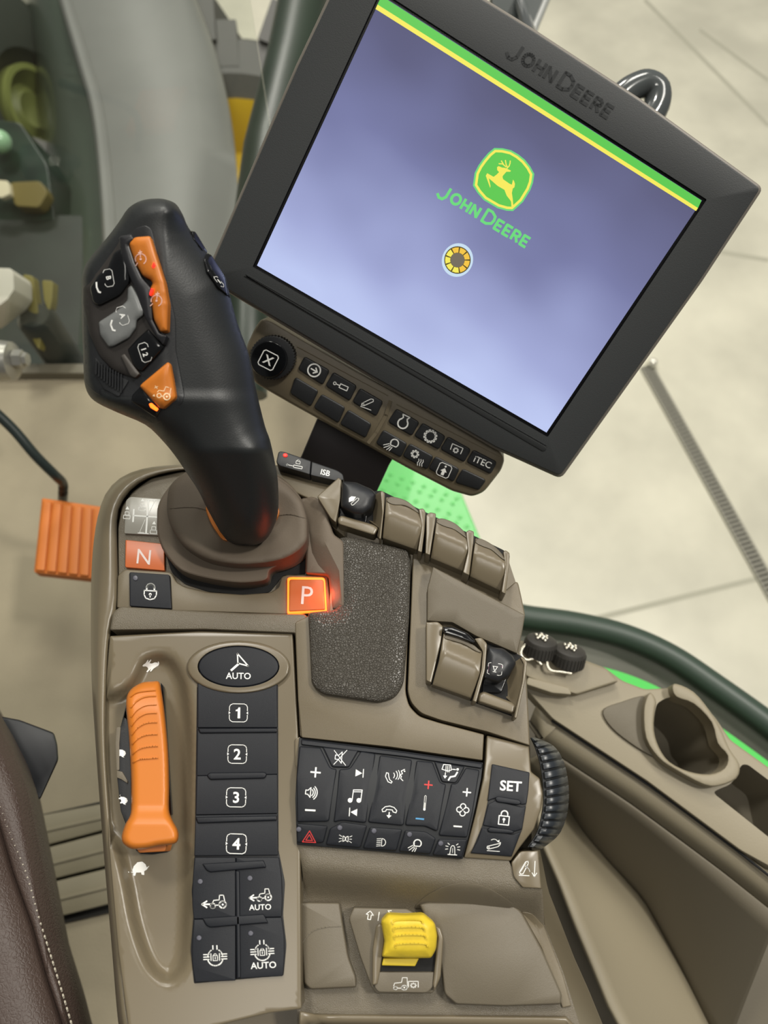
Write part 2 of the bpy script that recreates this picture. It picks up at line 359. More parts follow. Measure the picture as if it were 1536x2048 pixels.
ICON = {
 'arrowcircle': [('c', 0, 0, .9, .2), ('l', [(-.5, 0), (.45, 0)], .22), ('l', [(.05, .42), (.5, 0), (.05, -.42)], .22)],
 'cylinder': [('l', [(-.35, .4), (1.3, .4), (1.3, -.4), (-.35, -.4)], .2, 1), ('l', [(-.35, 0), (-1.2, 0)], .2), ('c', -1.45, 0, .26, .18)],
 'blade': [('l', [(-.85, -.45), (.35, .75), (.75, .8), (.85, .45), (-.4, -.75), (-.8, -.8)], .15, 1), ('c', -.62, -.6, .16, .1), ('l', [(-.9, -1.05), (1.0, -1.05)], .13)],
 'engine': [('a', 0, -.25, .72, 125, 415, .2), ('l', [(-.42, .35), (-.3, .55), (-.55, .95), (.55, .95), (.3, .55), (.42, .35)], .2)],
 'gear': [('l', gearpts(12, .72, .98), .17, 1)],
 'pto': [('l', [(-1, -.4), (-1.1, .75), (1.1, .75), (1.1, -.4)], .17), ('l', [(x * .5, y * .5 - .15) for x, y in gearpts(8, .62, 1.0)], .13, 1)],
 'worklight': [('a', .35, .35, .6, -20, 200, .17), ('l', [(-.2, .5), (-.15, -.1), (.75, -.1), (.92, .15)], .17), ('l', [(-.35, .0), (-1.1, -.5)], .13), ('l', [(-.2, -.25), (-.9, -.85)], .13), ('l', [(0, -.35), (-.4, -1)], .13), ('l', [(.25, -.35), (0, -1)], .13)],
 'climate': [('l', [(-.5 + .42 * x, .4 + .42 * y) for x, y in gearpts(8, .7, 1.25)], .12, 1)] + [('l', [(.15 + i * .3, -.1), (.25 + i * .3, -.35), (.1 + i * .3, -.65), (.2 + i * .3, -1)], .1) for i in range(3)],
 'seatbox': [('l', [(-.8, -.85), (-.95, -.6), (-.95, .7), (-.7, .95), (.7, .95), (.95, .7), (.95, -.7), (.7, -.95), (-.6, -.95)], .12, 1), ('f', [(0, .35), (.5, -.2), (.22, -.2), (.22, -.75), (-.22, -.75), (-.22, -.2), (-.5, -.2)]), ('d', 0, .6, .15)],
 'xbox': [('l', [(-.75, -.95), (-.95, -.75), (-.95, .75), (-.75, .95), (.75, .95), (.95, .75), (.95, -.75), (.75, -.95)], .14, 1), ('t', 'X', 0, 0, 1.05, .04)],
 'padlock': [('l', [(-.62, .1), (.62, .1), (.62, -.95), (-.62, -.95)], .15, 1), ('a', 0, .35, .4, 0, 180, .15), ('l', [(-.4, .35), (-.4, .1)], .15), ('l', [(.4, .35), (.4, .1)], .15), ('d', 0, -.3, .17), ('l', [(0, -.3), (0, -.7)], .14)],
 'roundlock': [('l', [(-.72, .05), (.72, .05), (.72, -.45), (.5, -.85), (0, -1), (-.5, -.85), (-.72, -.45)], .15, 1), ('a', 0, .4, .45, 0, 180, .22), ('l', [(-.45, .4), (-.45, .1)], .22), ('l', [(.45, .4), (.45, .1)], .22), ('d', 0, -.38, .17), ('l', [(0, -.38), (0, -.72)], .14)],
 'steer': [('l', [(-.1, 1.0), (.75, .05), (-.05, .25)], .12, 1), ('l', [(.0, .2), (-.55, -.3)], .2), ('t', 'AUTO', 0, -.72, .5, .03)],
 'tracfront': [('l', [(.45 + x * .8, -.1 + y * .8) for x, y in [(-.75, -.15), (-.62, .1), (.05, .15), (.1, .75), (.6, .75), (.75, .0)]], .1), ('c', .85, -.45, .34, .15), ('d', .85, -.45, .1), ('c', -.15, -.58, .24, .13), ('l', [(.1, -.52), (.5, -.5)], .11), ('l', [(-.3, -.42), (-1.15, -.42)], .18), ('l', [(-.75, -.1), (-1.25, -.42), (-.75, -.75)], .17)],
 'diff': [('a', 0, -.1, .72, 120, 180, .1), ('a', 0, -.1, .72, 0, 60, .1), ('a', 0, -.25, .75, 190, 350, .12)] + [('l', [(sg * .2, .6), (sg * .2, .98)], .12) for sg in (1, -1)] + [('l', [(sg * .6, y), (sg * 1.15, y)], .11) for sg in (1, -1) for y in (.12, -.12, -.36)] + [('l', [(-.22, 0), (.22, 0), (.22, -.5), (-.22, -.5)], .07, 1), ('a', 0, .02, .15, 0, 180, .07), ('l', [(0, -.12), (0, -.36)], .08)] + [('l', [(sg * .42, .2), (sg * .42, -.5)], .09) for sg in (1, -1)],
 'mute': [('l', [(-.6, .25), (-.2, .25), (.2, .7), (.2, -.7), (-.2, -.25), (-.6, -.25)], .1, 1), ('l', [(-.8, .8), (.75, -.9)], .09), ('l', [(.75, .95), (-.7, -.9)], .09)],
 'next': [('f', [(-.8, .7), (-.8, -.7), (.5, 0)]), ('l', [(.7, .8), (.7, -.8)], .2)],
 'prev': [('f', [(.8, .7), (-.5, 0), (.8, -.7)]), ('l', [(-.7, .8), (-.7, -.8)], .2)],
 'music': [('d', -.62, -.7, .32), ('d', .55, -.55, .32), ('l', [(-.36, -.65), (-.36, .75), (.8, .9), (.8, -.5)], .14), ('l', [(-.36, .5), (.8, .65)], .12)],
 'talk': [('l', [(-1.2, .3), (-1.3, -.2), (-.9, -.9), (-.45, -1.05), (-.35, -.85), (-.7, -.6), (-.85, -.2), (-.95, .25)], .12, 1), ('a', -.6, 0, .5, -40, 45, .1), ('a', -.5, .05, .8, -40, 45, .1), ('a', -.4, .1, 1.0, -35, 40, .1), ('l', [(1.2, .95), (.75, .7), (.95, .35), (.6, .15), (.85, 0), (.75, -.3), (1.1, -.6)], .12), ('d', 1.2, .7, .1)],
 'hangup': [('l', [(-1, .1), (-.6, .5), (0, .65), (.6, .5), (1, .1), (.9, -.2), (.5, -.1), (.4, .15), (-.4, .15), (-.5, -.1), (-.9, -.2)], .12, 1), ('f', [(0, -1.0), (-.35, -.6), (.35, -.6)]), ('l', [(0, -.7), (0, -.2)], .18)],
 'thermo': [('d', 0, -.85, .15), ('l', [(-.1, -.8), (-.1, .85), (0, .95), (.1, .85), (.1, -.8)], .06), ('l', [(0, -.8), (0, .0)], .08)],
 'defrost': [('l', [(-.75, .9), (.1, .9), (.25, .3), (-.15, .15), (-.9, .3)], .11, 1), ('l', [(-.45, .75), (-.4, .0)], .08), ('l', [(-.25, .75), (-.2, .0)], .08), ('l', [(-.05, .75), (0, .0)], .08), ('l', [(.35, .4), (.75, .4)], .12), ('d', 1.0, .45, .15), ('l', [(1.0, .1), (.75, -.4), (.2, -.55), (.0, -.95)], .22), ('l', [(-.45, -.1), (-.45, -.6)], .12), ('f', [(-.45, -.8), (-.7, -.45), (-.2, -.45)])],
 'fan': [('a', .0, .5, .38, -60, 240, .13), ('a', .5, 0, .38, -150, 150, .13), ('a', 0, -.5, .38, 120, 420, .13), ('a', -.5, 0, .38, 30, 330, .13), ('d', 0, 0, .12)],
 'plus': [('l', [(-.9, 0), (.9, 0)], .36), ('l', [(0, -.9), (0, .9)], .36)], 'minus': [('l', [(-.9, 0), (.9, 0)], .4)],
 'speaker': [('l', [(-1, .3), (-.65, .3), (-.25, .75), (-.25, -.75), (-.65, -.3), (-1, -.3)], .15, 1), ('a', -.5, 0, .65, -45, 45, .14), ('a', -.5, 0, .95, -48, 48, .14), ('a', -.5, 0, 1.25, -50, 50, .14)],
 'hazard': [('l', [(0, .95), (1, -.75), (-1, -.75)], .14, 1), ('l', [(0, .4), (.5, -.48), (-.5, -.48)], .13, 1)],
 'parklight': [('l', [(-.25, .6), (-.25, -.6)], .16), ('a', -.3, 0, .6, -90, 90, .16), ('a', .95, 0, .6, 90, 270, .16), ('l', [(.95, .6), (.95, -.6)], .16)] + [('l', [(-.55, y), (-1.15, y * 1.6)], .15) for y in (.5, 0, -.5)] + [('l', [(1.25, y), (1.8, y * 1.6)], .15) for y in (.5, 0, -.5)],
 'headlight': [('l', [(.1, .8), (.1, -.8)], .14), ('a', .15, 0, .8, -90, 90, .14)] + [('l', [(-.1, y), (-.95, y - .15)], .13) for y in (.8, .4, 0, -.4, -.75)],
 'beacon': [('l', [(-.7, -.9), (.7, -.9)], .15), ('l', [(-.4, -.85), (-.3, .2), (-.1, .5), (.15, .5), (.3, .2), (.4, -.85)], .12)] + [('l', [(.75 * math.cos(a), .1 + .75 * math.sin(a)), (1.15 * math.cos(a), .1 + 1.05 * math.sin(a))], .12) for a in (-.2, .3, .8, 2.35, 2.85, 3.35)] + [('l', [(0, .1), (0, -.6)], .08)],
 'bladeup': [('l', [(-1.1, -.4), (.7, .15), (.95, .35), (.9, .0), (.6, -.35), (-.9, -.85), (-1.15, -.7)], .13, 1), ('c', -.85, -.6, .1, .08), ('a', -.1, .1, .7, 30, 130, .1), ('f', [(.75, .3), (.35, .5), (.75, .75)]), ('l', [(-1.1, -1.1), (.9, -1.1)], .11)],
 'bladedown': [('l', [(-1.05, -.6), (-.35, .75), (-.05, .85), (0, .55), (-.6, -.8), (-.95, -.85)], .11, 1), ('l', [(-.9, -.5), (-.25, .65)], .06), ('l', [(-1.1, -1.0), (.2, -1.0)], .11), ('a', -.5, -.6, .75, 10, 75, .09), ('f', [(-.4, .2), (-.05, .3), (-.1, -.05)]), ('l', [(.85, .9), (.85, -1.0)], .11), ('l', [(.55, -.6), (.85, -1.1), (1.15, -.6)], .1)],
 'tracpto': [('c', -.1, -.55, .3, .13), ('d', -.1, -.55, .09), ('c', -1.05, -.62, .2, .1), ('l', [(-1.25, -.35), (-1.15, .05), (-.4, .15), (-.3, .8), (.2, .8), (.25, -.3)], .09), ('l', [(-.85, -.62), (-.4, -.62)], .1), ('l', [(.35, -.5), (.35, .3), (1.4, .3), (1.4, -.5)], .1), ('l', [(.88 + x * .33, -.25 + y * .33) for x, y in gearpts(8, .62, 1.0)], .08, 1)],
 'rabbit': [('f', [(-1, .02), (-.85, .2), (-.62, .34), (-.38, .72), (-.28, .72), (-.36, .42), (-.02, .78), (.06, .7), (-.16, .34), (.1, .3), (.45, .44), (.75, .42), (.82, .3), (.8, .52), (.9, .56), (.98, .34), (.9, .1), (.62, -.08), (.3, -.3), (.02, -.62), (-.12, -.6), (.05, -.28), (-.1, -.42), (-.42, -.72), (-.52, -.64), (-.3, -.34), (-.4, -.12), (-.62, -.02), (-.85, -.05)]), ],
 'turtle': [('f', [(-1.0, -.25), (-.95, -.4), (-.65, -.3), (-.45, .2), (-.1, .55), (.35, .6), (.65, .35), (.75, .05), (1.0, .2), (.75, -.15), (.5, -.3), (.5, -.65), (.25, -.6), (.2, -.4), (-.25, -.4), (-.35, -.7), (-.55, -.65), (-.5, -.4), (-.75, -.35)])],
 'chev': [('l', [(-.5, .5), (0, -.3), (.5, .5)], .36)],
 'ctrl': [('a', 0, 0, .8, -60, 200, .13), ('d', 0, 0, .16), ('l', [(0, .25), (.0, 1.3)], .13), ('l', [(-.25, .95), (.25, 1.05)], .2), ('l', [(-.5, -.5), (-.8, -.9)], .12)],
 'tracauto': TRAC + [('l', [(-.9, .5), (-1.25, .2)], .1), ('l', [(-1.25, .5), (-.9, .2)], .1), ('f', [(-.9, -.9), (-1.25, -.9), (-1.08, -.6)])],
 'cyllock': [('l', [(-.2, -.3), (1.5, -.3), (1.5, -.75), (-.2, -.75)], .13, 1), ('l', [(-.2, -.52), (-1.3, -.52)], .13), ('c', -1.5, -.52, .16, .12), ('l', [(.1, .1), (.9, .1), (.9, .6), (.1, .6)], .1, 1), ('a', .5, .6, .28, 0, 180, .1)],
 'gate': [('l', [(0, 1), (0, -1)], .12), ('l', [(-.85, 0), (.7, 0)], .1), ('l', [(-.85, .38), (-.85, -.38)], .12)] + [q for cx, cy in ((-.35, .55), (-1.25, 0), (.45, -.8)) for q in (('l', [(cx - .2, cy - .22), (cx + .2, cy - .22), (cx + .2, cy - .02), (cx - .2, cy - .02)], .04, 1), ('l', [(cx - .12, cy), (cx + .12, cy), (cx + .12, cy + .2), (cx - .12, cy + .2)], .04, 1), ('f', [(cx - .12, cy + .35), (cx + .12, cy + .35), (cx, cy + .55)]))] + [('l', [(.12, 1), (.4, 1), (.12, .3)], .03), ('l', [(-.12, -1), (-.4, -1), (-.12, -.2)], .03), ('l', [(-.1, 1), (.5, 1.05)], .06), ('l', [(-.5, -1.05), (.15, -1.05)], .06)],
}
def key(parent, name, z, pts, H, icons=(), mats=(NAVY, WHT), r=4, b=2.0, t=5, F=CON, step=None, lamp=None, **kw):
    m = MB(*mats, F=F); m.slab(z(*pts), H, t, r / z.k, b, step=step)
    for ic in icons: m.icon(z, *ic[:5], H, mi=ic[5] if len(ic) > 5 else 1)
    o = m.build(name, parent)
    if lamp:
        l = MB(LEDO, F=F); c = z.p(*lamp); l.slab(ell(c[0], c[1], 5.2, 5.2, 14), (lambda x, y: hv(H, x, y) + .5), 1, 0, 1); l.build('indicator_lamp', o)
    return o
# ------------------------------------------------------------------ the setting
conc = mat('polished_concrete', (212, 209, 190), 0.33, var=0.13, varscale=2.2)
joint = mat('floor_joint', (178, 176, 158), 0.7)
CZ = -1.45
m = MB(conc, joint)
m.box((0, 3.0, CZ - .05), 16, 16, 0.1)
for a, b, wd in (((1180, 1240), (1536, 1152), 11), ((1290, 0), (1536, 250), 7), ((1420, 500), (1536, 520), 8), ((1400, 60), (1536, 160), 6)):
    m.stroke([a, b], wd, 0.6, 1, F=ZF(CZ))
m.build('floor', kind='structure')
fm = mat('cab_floor_mat', (150, 140, 118), 0.75, 0.3, 250, var=0.08, varscale=9, dist=0.001)
m = MB(fm); m.box((-0.75, 0.06, -0.02), 1.26, 1.41, 0.04); m.box((0.20, -0.29, -0.02), 0.64, 0.71, 0.04); m.build('floor_cab', kind='structure')
m = MB(mat('door_sill', (108, 103, 88), 0.4)); m.box((-0.75, 0.775, -0.005), 1.3, 0.02, 0.05); m.build('trim_1', kind='structure')
# glass
gm = bpy.data.materials.new('cab_glass'); gm.use_nodes = True; nt = gm.node_tree; nt.nodes.remove(nt.nodes['Principled BSDF'])
tr = nt.nodes.new('ShaderNodeBsdfTransparent'); tr.inputs[0].default_value = (0.95, 0.965, 0.95, 1)
gl = nt.nodes.new('ShaderNodeBsdfGlossy'); gl.inputs['Roughness'].default_value = 0.02
fr = nt.nodes.new('ShaderNodeFresnel'); fr.inputs[0].default_value = 1.45; mx = nt.nodes.new('ShaderNodeMixShader')
geo = nt.nodes.new('ShaderNodeNewGeometry'); ff = nt.nodes.new('ShaderNodeMath'); ff.operation = 'SUBTRACT'; ff.inputs[0].default_value = 1; nt.links.new(geo.outputs['Backfacing'], ff.inputs[1])
fm_ = nt.nodes.new('ShaderNodeMath'); fm_.operation = 'MULTIPLY'; nt.links.new(fr.outputs[0], fm_.inputs[0]); nt.links.new(ff.outputs[0], fm_.inputs[1]); nt.links.new(fm_.outputs[0], mx.inputs[0]); nt.links.new(tr.outputs[0], mx.inputs[1]); nt.links.new(gl.outputs[0], mx.inputs[2]); nt.links.new(mx.outputs[0], nt.nodes['Material Output'].inputs[0])
m = MB(gm); m.box((-0.77, 0.80, 0.86), 1.26, 0.005, 1.76); m.build('window_1', kind='structure')
# corner post
post = mat('dark_green_post', (38, 48, 38), 0.4, var=0.2, varscale=5)
m = MB(post)
pp = [ond(620, -60, 1.36), ond(585, 120, 1.25), ond(540, 300, 1.16), ond(512, 480, 1.09), ond(495, 620, 1.04), ond(490, 790, 1.02)]
m.tube(pp, [.048, .046, .043, .038, .034, .032], 14); m.build('trim_2', kind='structure')

# ------------------------------------------------------------------ outside, seen through the glass
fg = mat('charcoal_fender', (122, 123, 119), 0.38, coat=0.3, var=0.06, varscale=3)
TB = thing('tractor_front', 'front of the tractor with grey mudguard, wheels and dark green frame behind the cab glass', 'tractor', onz(200, 700, CZ))
m = MB(fg, F=DF(lambda x, y: 0))
def dr(y): return 2.25 - 0.9 * max(0, min(1, (y + 60) / 860))
def frow(pts, off): return [(x, y, -(dr(y) + off) * 1000) for x, y in pts]
L0 = smooth([(48, -60), (40, 0), (60, 120), (80, 260), (92, 420), (96, 600), (98, 790)], 6, False)
L1 = smooth([(52, -60), (55, 0), (80, 120), (98, 260), (108, 420), (112, 600), (112, 790)], 6, False)
L2 = smooth([(108, -60), (118, 0), (152, 120), (180, 220), (200, 380), (212, 560), (214, 790)], 6, False)
L3 = smooth([(124, -60), (132, 0), (170, 130), (197, 230), (214, 380), (224, 560), (226, 790)], 6, False)
L4 = smooth([(138, -60), (148, 0), (184, 110), (213, 220), (230, 380), (238, 560), (240, 790)], 6, False)
L5 = smooth([(350, -60), (362, 0), (384, 120), (398, 250), (402, 380), (404, 560), (404, 790)], 6, False)
L6 = smooth([(372, -60), (392, 0), (432, 110), (458, 220), (472, 330), (480, 480), (482, 790)], 6, False)
L7 = smooth([(374, -60), (394, 0), (434, 110), (460, 220), (474, 330), (482, 480), (484, 790)], 6, False)
m.loft([frow(*a) for a in ((L2, .06), (L3, .035), (L4, 0), (L5, -.03), (L6, .06), (L7, .3))], 36)
t = m.build('front_fender', TB, solid=0.012, sharp=60)
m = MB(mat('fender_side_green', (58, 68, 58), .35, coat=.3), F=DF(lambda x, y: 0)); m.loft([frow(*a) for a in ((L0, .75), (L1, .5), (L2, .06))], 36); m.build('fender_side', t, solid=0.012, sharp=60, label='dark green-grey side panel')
m = MB(fg, F=DF(lambda x, y: 0)); m.tube([ond(x, y, dr(y) + .012) for x, y in L3], .017, 8); m.build('fender_rib', t)
dkg = mat('dark_green_frame', (30, 38, 31), 0.45, var=0.3, varscale=6)
m = MB(dkg); m.slab([(-80, 440), (120, 430), (560, 440), (560, 900), (-80, 900)], 0, 120, 12, 4, F=DF(lambda x, y: 1.95 - (y - 440) / 460 * .35))
m.build('frame', TB)
# front wheel
ax = (-F_ + Vector((0.10, 0, 0.05))).normalized(); o = ond(486, 445, 2.72)
rub = mat('tyre_rubber', (88, 88, 84), 0.6, 0.3, 60, dist=.002)
m = MB(rub); m.lathe(o, ax, [(.40, .12), (.47, .17), (.60, .16), (.66, .08), (.67, -.1), (.60, -.2), (.42, -.16), (.40, .12)], 60)
for k in range(16):
    a = 2 * math.pi * k / 16 + .05; u = ax.orthogonal().normalized(); v = ax.cross(u); d = u * math.cos(a) + v * math.sin(a); q = ax.cross(d)
    m.box(o + d * .665 + ax * .04 + q * .03, .16, .085, .30, (d, q, (ax + q * .35).normalized())); m.box(o + d * .58 + ax * .135, .17, .075, .07, (d, q, ax))
t = m.build('front_wheel', TB)
rimy = mat('yellow_rim', (216, 180, 44), 0.4)
m = MB(rimy); m.lathe(o, ax, [(.0, .02), (.10, .03), (.28, -.02), (.36, .10), (.40, .135), (.405, .10)], 48); m.build('rim', t)
o = ond(58, 222, 2.7); ax2 = (R_ * .94 - F_ * .34).normalized()
m = MB(mat('dark_tyre', (40, 46, 38), .7)); m.lathe(o, ax2, [(.15, .0), (.2, .05), (.34, .04), (.42, -.02), (.42, -.12), (.15, -.1), (.15, 0)], 40); t = m.build('far_wheel', TB)
m = MB(mat('olive_rim', (120, 128, 70), 0.4)); m.lathe(o, ax2, [(.0, .0), (.06, .02), (.09, .0), (.13, .05), (.15, .05), (.15, -.03)], 40); m.build('rim', t, label='yellow-green rim')
m = MB(mat('engine_green_shaded', (24, 42, 30), .35, var=.4, varscale=14)); m.slab([(-60, 235), (40, 245), (95, 330), (112, 460), (100, 560), (-60, 570)], 0, 200, 12, 4, F=DF(lambda x, y: 1.95))  # green kept dark: the shadow behind the glass put into the colour
EC = m.build('engine_cover', TB)
m = MB(mat('pale_green_lamp', (150, 190, 150), .15, coat=.6)); m.ball(ond(0, 283, 1.9), .03, n=16); m.build('work_lamp', EC)
m = MB(mat('pale_enamel', (214, 206, 176), .2)); m.slab([(-30, 358), (16, 362), (20, 388), (2, 396), (-30, 380)], 0, 20, 4, 2, F=DF(lambda x, y: 1.88)); m.build('cream_plate', EC)
m = MB(mat('yellow_casting', (104, 92, 38), .5)); m.slab([(20, 365), (80, 362), (96, 385), (78, 415), (30, 412)], 0, 40, 8, 3, F=DF(lambda x, y: 1.9)); m.build('bracket', EC)
for pts, lab in (([(46, 548), (66, 552), (76, 620), (84, 655), (78, 700), (66, 680), (56, 620)], 'left one of two slim yellow struts on the dark green frame'),
                 ([(84, 560), (106, 562), (104, 600), (98, 625), (88, 600)], 'right shorter one of two yellow struts on the dark green frame')):
    m = MB(mat('yellow_strut', (112, 104, 46), .5)); m.slab(pts, 0, 20, 5, 2, F=DF(lambda x, y: 1.22)); m.build('yellow_strut', TB)
m = MB(mat('dark_canister', (44, 48, 43), .35)); o = ond(115, 700, 1.3); m.lathe(o, (0, 0, 1), [(0, .09), (.025, .095), (.033, .085), (.034, -.05), (0, -.05)], 24); m.build('filter_canister', TB)
m = MB(mat('pale_box', (206, 202, 188), .4)); m.slab([(-40, 535), (22, 537), (27, 548), (28, 580), (14, 600), (-40, 640)], 0, 60, 4, 2, F=DF(lambda x, y: 1.15)); m.build('white_box', label='white housing corner at the left edge above the metal coupling', category='housing')
t = thing('metal_coupling', 'ribbed silver metal coupling with nut at the left edge on the cab sill', 'coupling', ond(10, 745, .98))
m = MB(mat('silver_metal', (170, 168, 160), .3, metal=.7)); o = ond(-20, 722, .98)
m.lathe(o, (1, 0, 0), [(0, -.03), (.028, -.03), (.028, 0), (.022, .004), (.022, .012), (.028, .016), (.026, .032), (.012, .036), (0, .036)], 28); m.build('flange', t)
m = MB(MATS['silver_metal']); m.lathe(o + Vector((.036, 0, .004)), (1, 0, 0), [(0, 0), (.013, 0), (.013, .012), (.009, .013), (.009, .018), (0, .018)], 6); m.build('nut', t)
# drain grate
t = thing('drain_grate', 'long slotted grey drain channel crossing the concrete floor at right', 'drain', onz(1400, 950, CZ))
A = onz(1292, 735, CZ); B = onz(1560, 1215, CZ); d = (B - A).normalized(); q = Vector((-d.y, d.x, 0)); L = (B - A).length
dm = mat('grate_metal', (150, 148, 134), .5); m = MB(mat('drain_slot', (60, 58, 52), .8), dm)
m.box((A + B) / 2 + Vector((0, 0, .003)), L, .046, .006, (d, q, Vector((0, 0, 1))), 0)
m.box((A + B) / 2 + Vector((0, 0, .005)) + q * .026, L, .007, .01, (d, q, Vector((0, 0, 1))), 1); m.box((A + B) / 2 + Vector((0, 0, .005)) - q * .026, L, .007, .01, (d, q, Vector((0, 0, 1))), 1)
m.build('channel', t)
m = MB(dm)
for k in range(int(L / .019)): m.box(A + d * (k * .019) + Vector((0, 0, .007)), .009, .048, .004, (d, q, Vector((0, 0, 1))))
m.build('grate_bars', t, kind='stuff')
m = MB(mat('shiny_spot', (240, 238, 225), .15, metal=.6)); m.ball(onz(1305, 726, CZ + .02), .022, n=12); m.build('floor_spot', label='small shiny spot on the floor at the start of the drain channel', category='bolt')  # metallic ball standing for a small shiny spot on the floor
# mirror post & grab handle behind the monitor
m = MB(mat('post_black', (44, 52, 50), .4), mat('post_edge', (150, 152, 148), .3))
m.slab([(985, -80), (1115, -80), (1062, 75), (985, 60)], 0, 30, 3, 2, F=DF(lambda x, y: 1.0)); m.tube([ond(1118, -60, 1.0), ond(1072, 50, 1.0), ond(1058, 90, 1.0)], .005, 8, 1)
m.build('window_post', label='black window post with pale edge rising behind the monitor top', category='post')
t = thing('grab_handle', 'glossy dark grey rounded handle poking out behind the monitor', 'handle', ond(1290, 190, .62))
m = MB(mat('handle_gloss', (72, 76, 76), .16, coat=.6))
hp = [ond(x, y, .62) for x, y in smooth([(1200, 240), (1235, 200), (1262, 178), (1292, 168), (1314, 182), (1312, 214), (1290, 250), (1262, 290)], 5, False)]
m.tube(hp, .0115, 16); m.build('grip', t)
m = MB(MATS['handle_gloss']); m.tube([hp[0], hp[0] + Vector((-.03, .05, -.03)), ond(1040, 0, 1.0), ond(1030, -40, 1.0)], .008, 10); m.build('grip_stem', t)
# green step plate
gs = mat('green_paint', (92, 200, 98), .4, coat=.2)
t = thing('green_step_plate', 'bright green dimpled metal step plate below the button bar', 'step', onz(850, 1040, -.55))
GF = ZF(-.55); m = MB(gs, F=GF); m.slab([(755, 905), (900, 935), (922, 985), (990, 1150), (900, 1180), (700, 1080)], 0, 12, 4, 3); m.build('plate', t)
m = MB(gs, F=GF)
for j in range(11):
    for i in range(12):
        x = 760 + i * 22 + (j % 2) * 11 + j * 3; y = 940 + j * 19 + i * 8
        if inside(x, y, [(760, 915), (890, 942), (910, 985), (975, 1140), (900, 1170), (710, 1080)]): m.slab(ell(x, y, 5, 4, 8), 2.6, 3, 0, 2, bm=1.4)
m.build('dimples', t, kind='stuff')

# ------------------------------------------------------------------ side console with cup holder
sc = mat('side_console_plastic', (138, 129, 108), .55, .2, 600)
scd = mat('side_console_shaded', (98, 91, 76), .6, .2, 600)  # darker copy of the console plastic: shade of the inner wall put into the colour
t = thing('side_console', 'tan moulded side console with cup holder along the right cab wall', 'console', onz(1300, 1800, .2))
SD = ZF(Z0)
open1 = smooth(z12((890, 690), (882, 800), (910, 900), (970, 985), (1080, 1040), (1200, 1056), (1285, 1020), (1302, 950), (1245, 880), (1210, 760), (1110, 655), (1000, 612), (915, 640)), 4)
pock = rounded(z12((1385, 1000), (1420, 1000), (1620, 1150), (1700, 1500), (1620, 1480), (1215, 1158), (1330, 1110)), 12)
ledge = rounded(z12((40, 380), (60, 300), (130, 290), (480, 400), (600, 445), (700, 520), (830, 570), (1000, 560), (1120, 600), (1240, 740), (1320, 860), (1640, 1090), (1640, 1640), (1380, 1496), (840, 1095), (300, 740), (150, 575), (60, 520)), 8)
m = MB(sc, mat('cup_liner', (124, 117, 101), .6)); m.slab(ledge, -200, 14, 0, 4, bm=2, holes=(open1, pock)); 
m.well(open1, -200, 95, 1, shrink=.16); m.well(pock, -200, 60, 1, shrink=.05)
m.build('ledge', t)
# cup rim: raised ring
outer = smooth(z12((822, 700), (838, 620), (862, 588), (886, 615), (895, 650), (888, 690), (882, 800), (910, 900), (970, 985), (1080, 1040), (1200, 1056), (1285, 1020), (1302, 950), (1245, 880), (1210, 760), (1110, 655), (1010, 615), (985, 560), (1010, 538), (1110, 585), (1200, 690), (1262, 790), (1315, 910), (1372, 1000), (1355, 1080), (1260, 1122), (1170, 1118), (1000, 1030), (905, 960), (835, 850)), 3)
m = MB(sc); m.slab(outer, -188, 16, 0, 4, bm=3); m.build('cup_rim', t)
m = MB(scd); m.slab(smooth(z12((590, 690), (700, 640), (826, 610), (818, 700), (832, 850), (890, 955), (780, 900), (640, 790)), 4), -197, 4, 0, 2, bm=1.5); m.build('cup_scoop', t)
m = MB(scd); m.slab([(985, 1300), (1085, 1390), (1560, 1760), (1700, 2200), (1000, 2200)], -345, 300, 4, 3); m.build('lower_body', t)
seam = z12((300, 742), (560, 915), (840, 1100), (1100, 1290), (1380, 1500)) + [(1590, 1790)]
crease = smooth(z13((440, 120), (520, 230), (640, 370), (740, 480), (840, 600), (940, 780), (1060, 1010), (1200, 1300)) + [(1450, 2110)], 5, False)
band = z13((230, 250), (330, 480), (420, 720), (520, 960), (610, 1180), (690, 1330)) + [(1262, 2110)]
strip = z13((232, 240), (236, 500), (262, 760), (330, 980), (420, 1240)) + [(1165, 2110)]
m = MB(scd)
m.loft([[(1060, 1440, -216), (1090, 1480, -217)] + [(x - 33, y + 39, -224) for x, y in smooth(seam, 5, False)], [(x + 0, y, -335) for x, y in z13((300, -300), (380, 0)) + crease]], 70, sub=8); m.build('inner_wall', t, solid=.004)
m = MB(sc)
m.loft([[(x, y, -335) for x, y in z13((200, -250), (380, 0)) + crease], [(x, y, -250) for x, y in z13((120, -200), (200, 60)) + band]], 70, sub=8); m.build('inner_slope', t, solid=.004)
m = MB(sc); m.loft([[(1076, 1400, -208), (1105, 1432, -207)] + [(x, y, -206) for x, y in seam], [(1060, 1440, -214), (1090, 1480, -214)] + [(x - 34, y + 40, -222) for x, y in seam]], 30); m.build('edge_roll', t, solid=.003)
m = MB(MATS['cavity_shade']); m.loft([[(x, y, -205) for x, y in seam], [(x - 3, y + 4, -205.2) for x, y in seam]], 24); m.build('seam_gap', t, solid=.001)
m = MB(sc); m.slab(z12((100, 450), (110, 330), (480, 405), (610, 450), (680, 525), (440, 600), (390, 585), (160, 500)), -190, 12, 4, 4, bm=2); m.slab(z12((160, 500), (395, 560), (410, 600), (300, 590), (150, 540)), -186, 12, 4, 2, mi=0); m.build('cap_base', t)
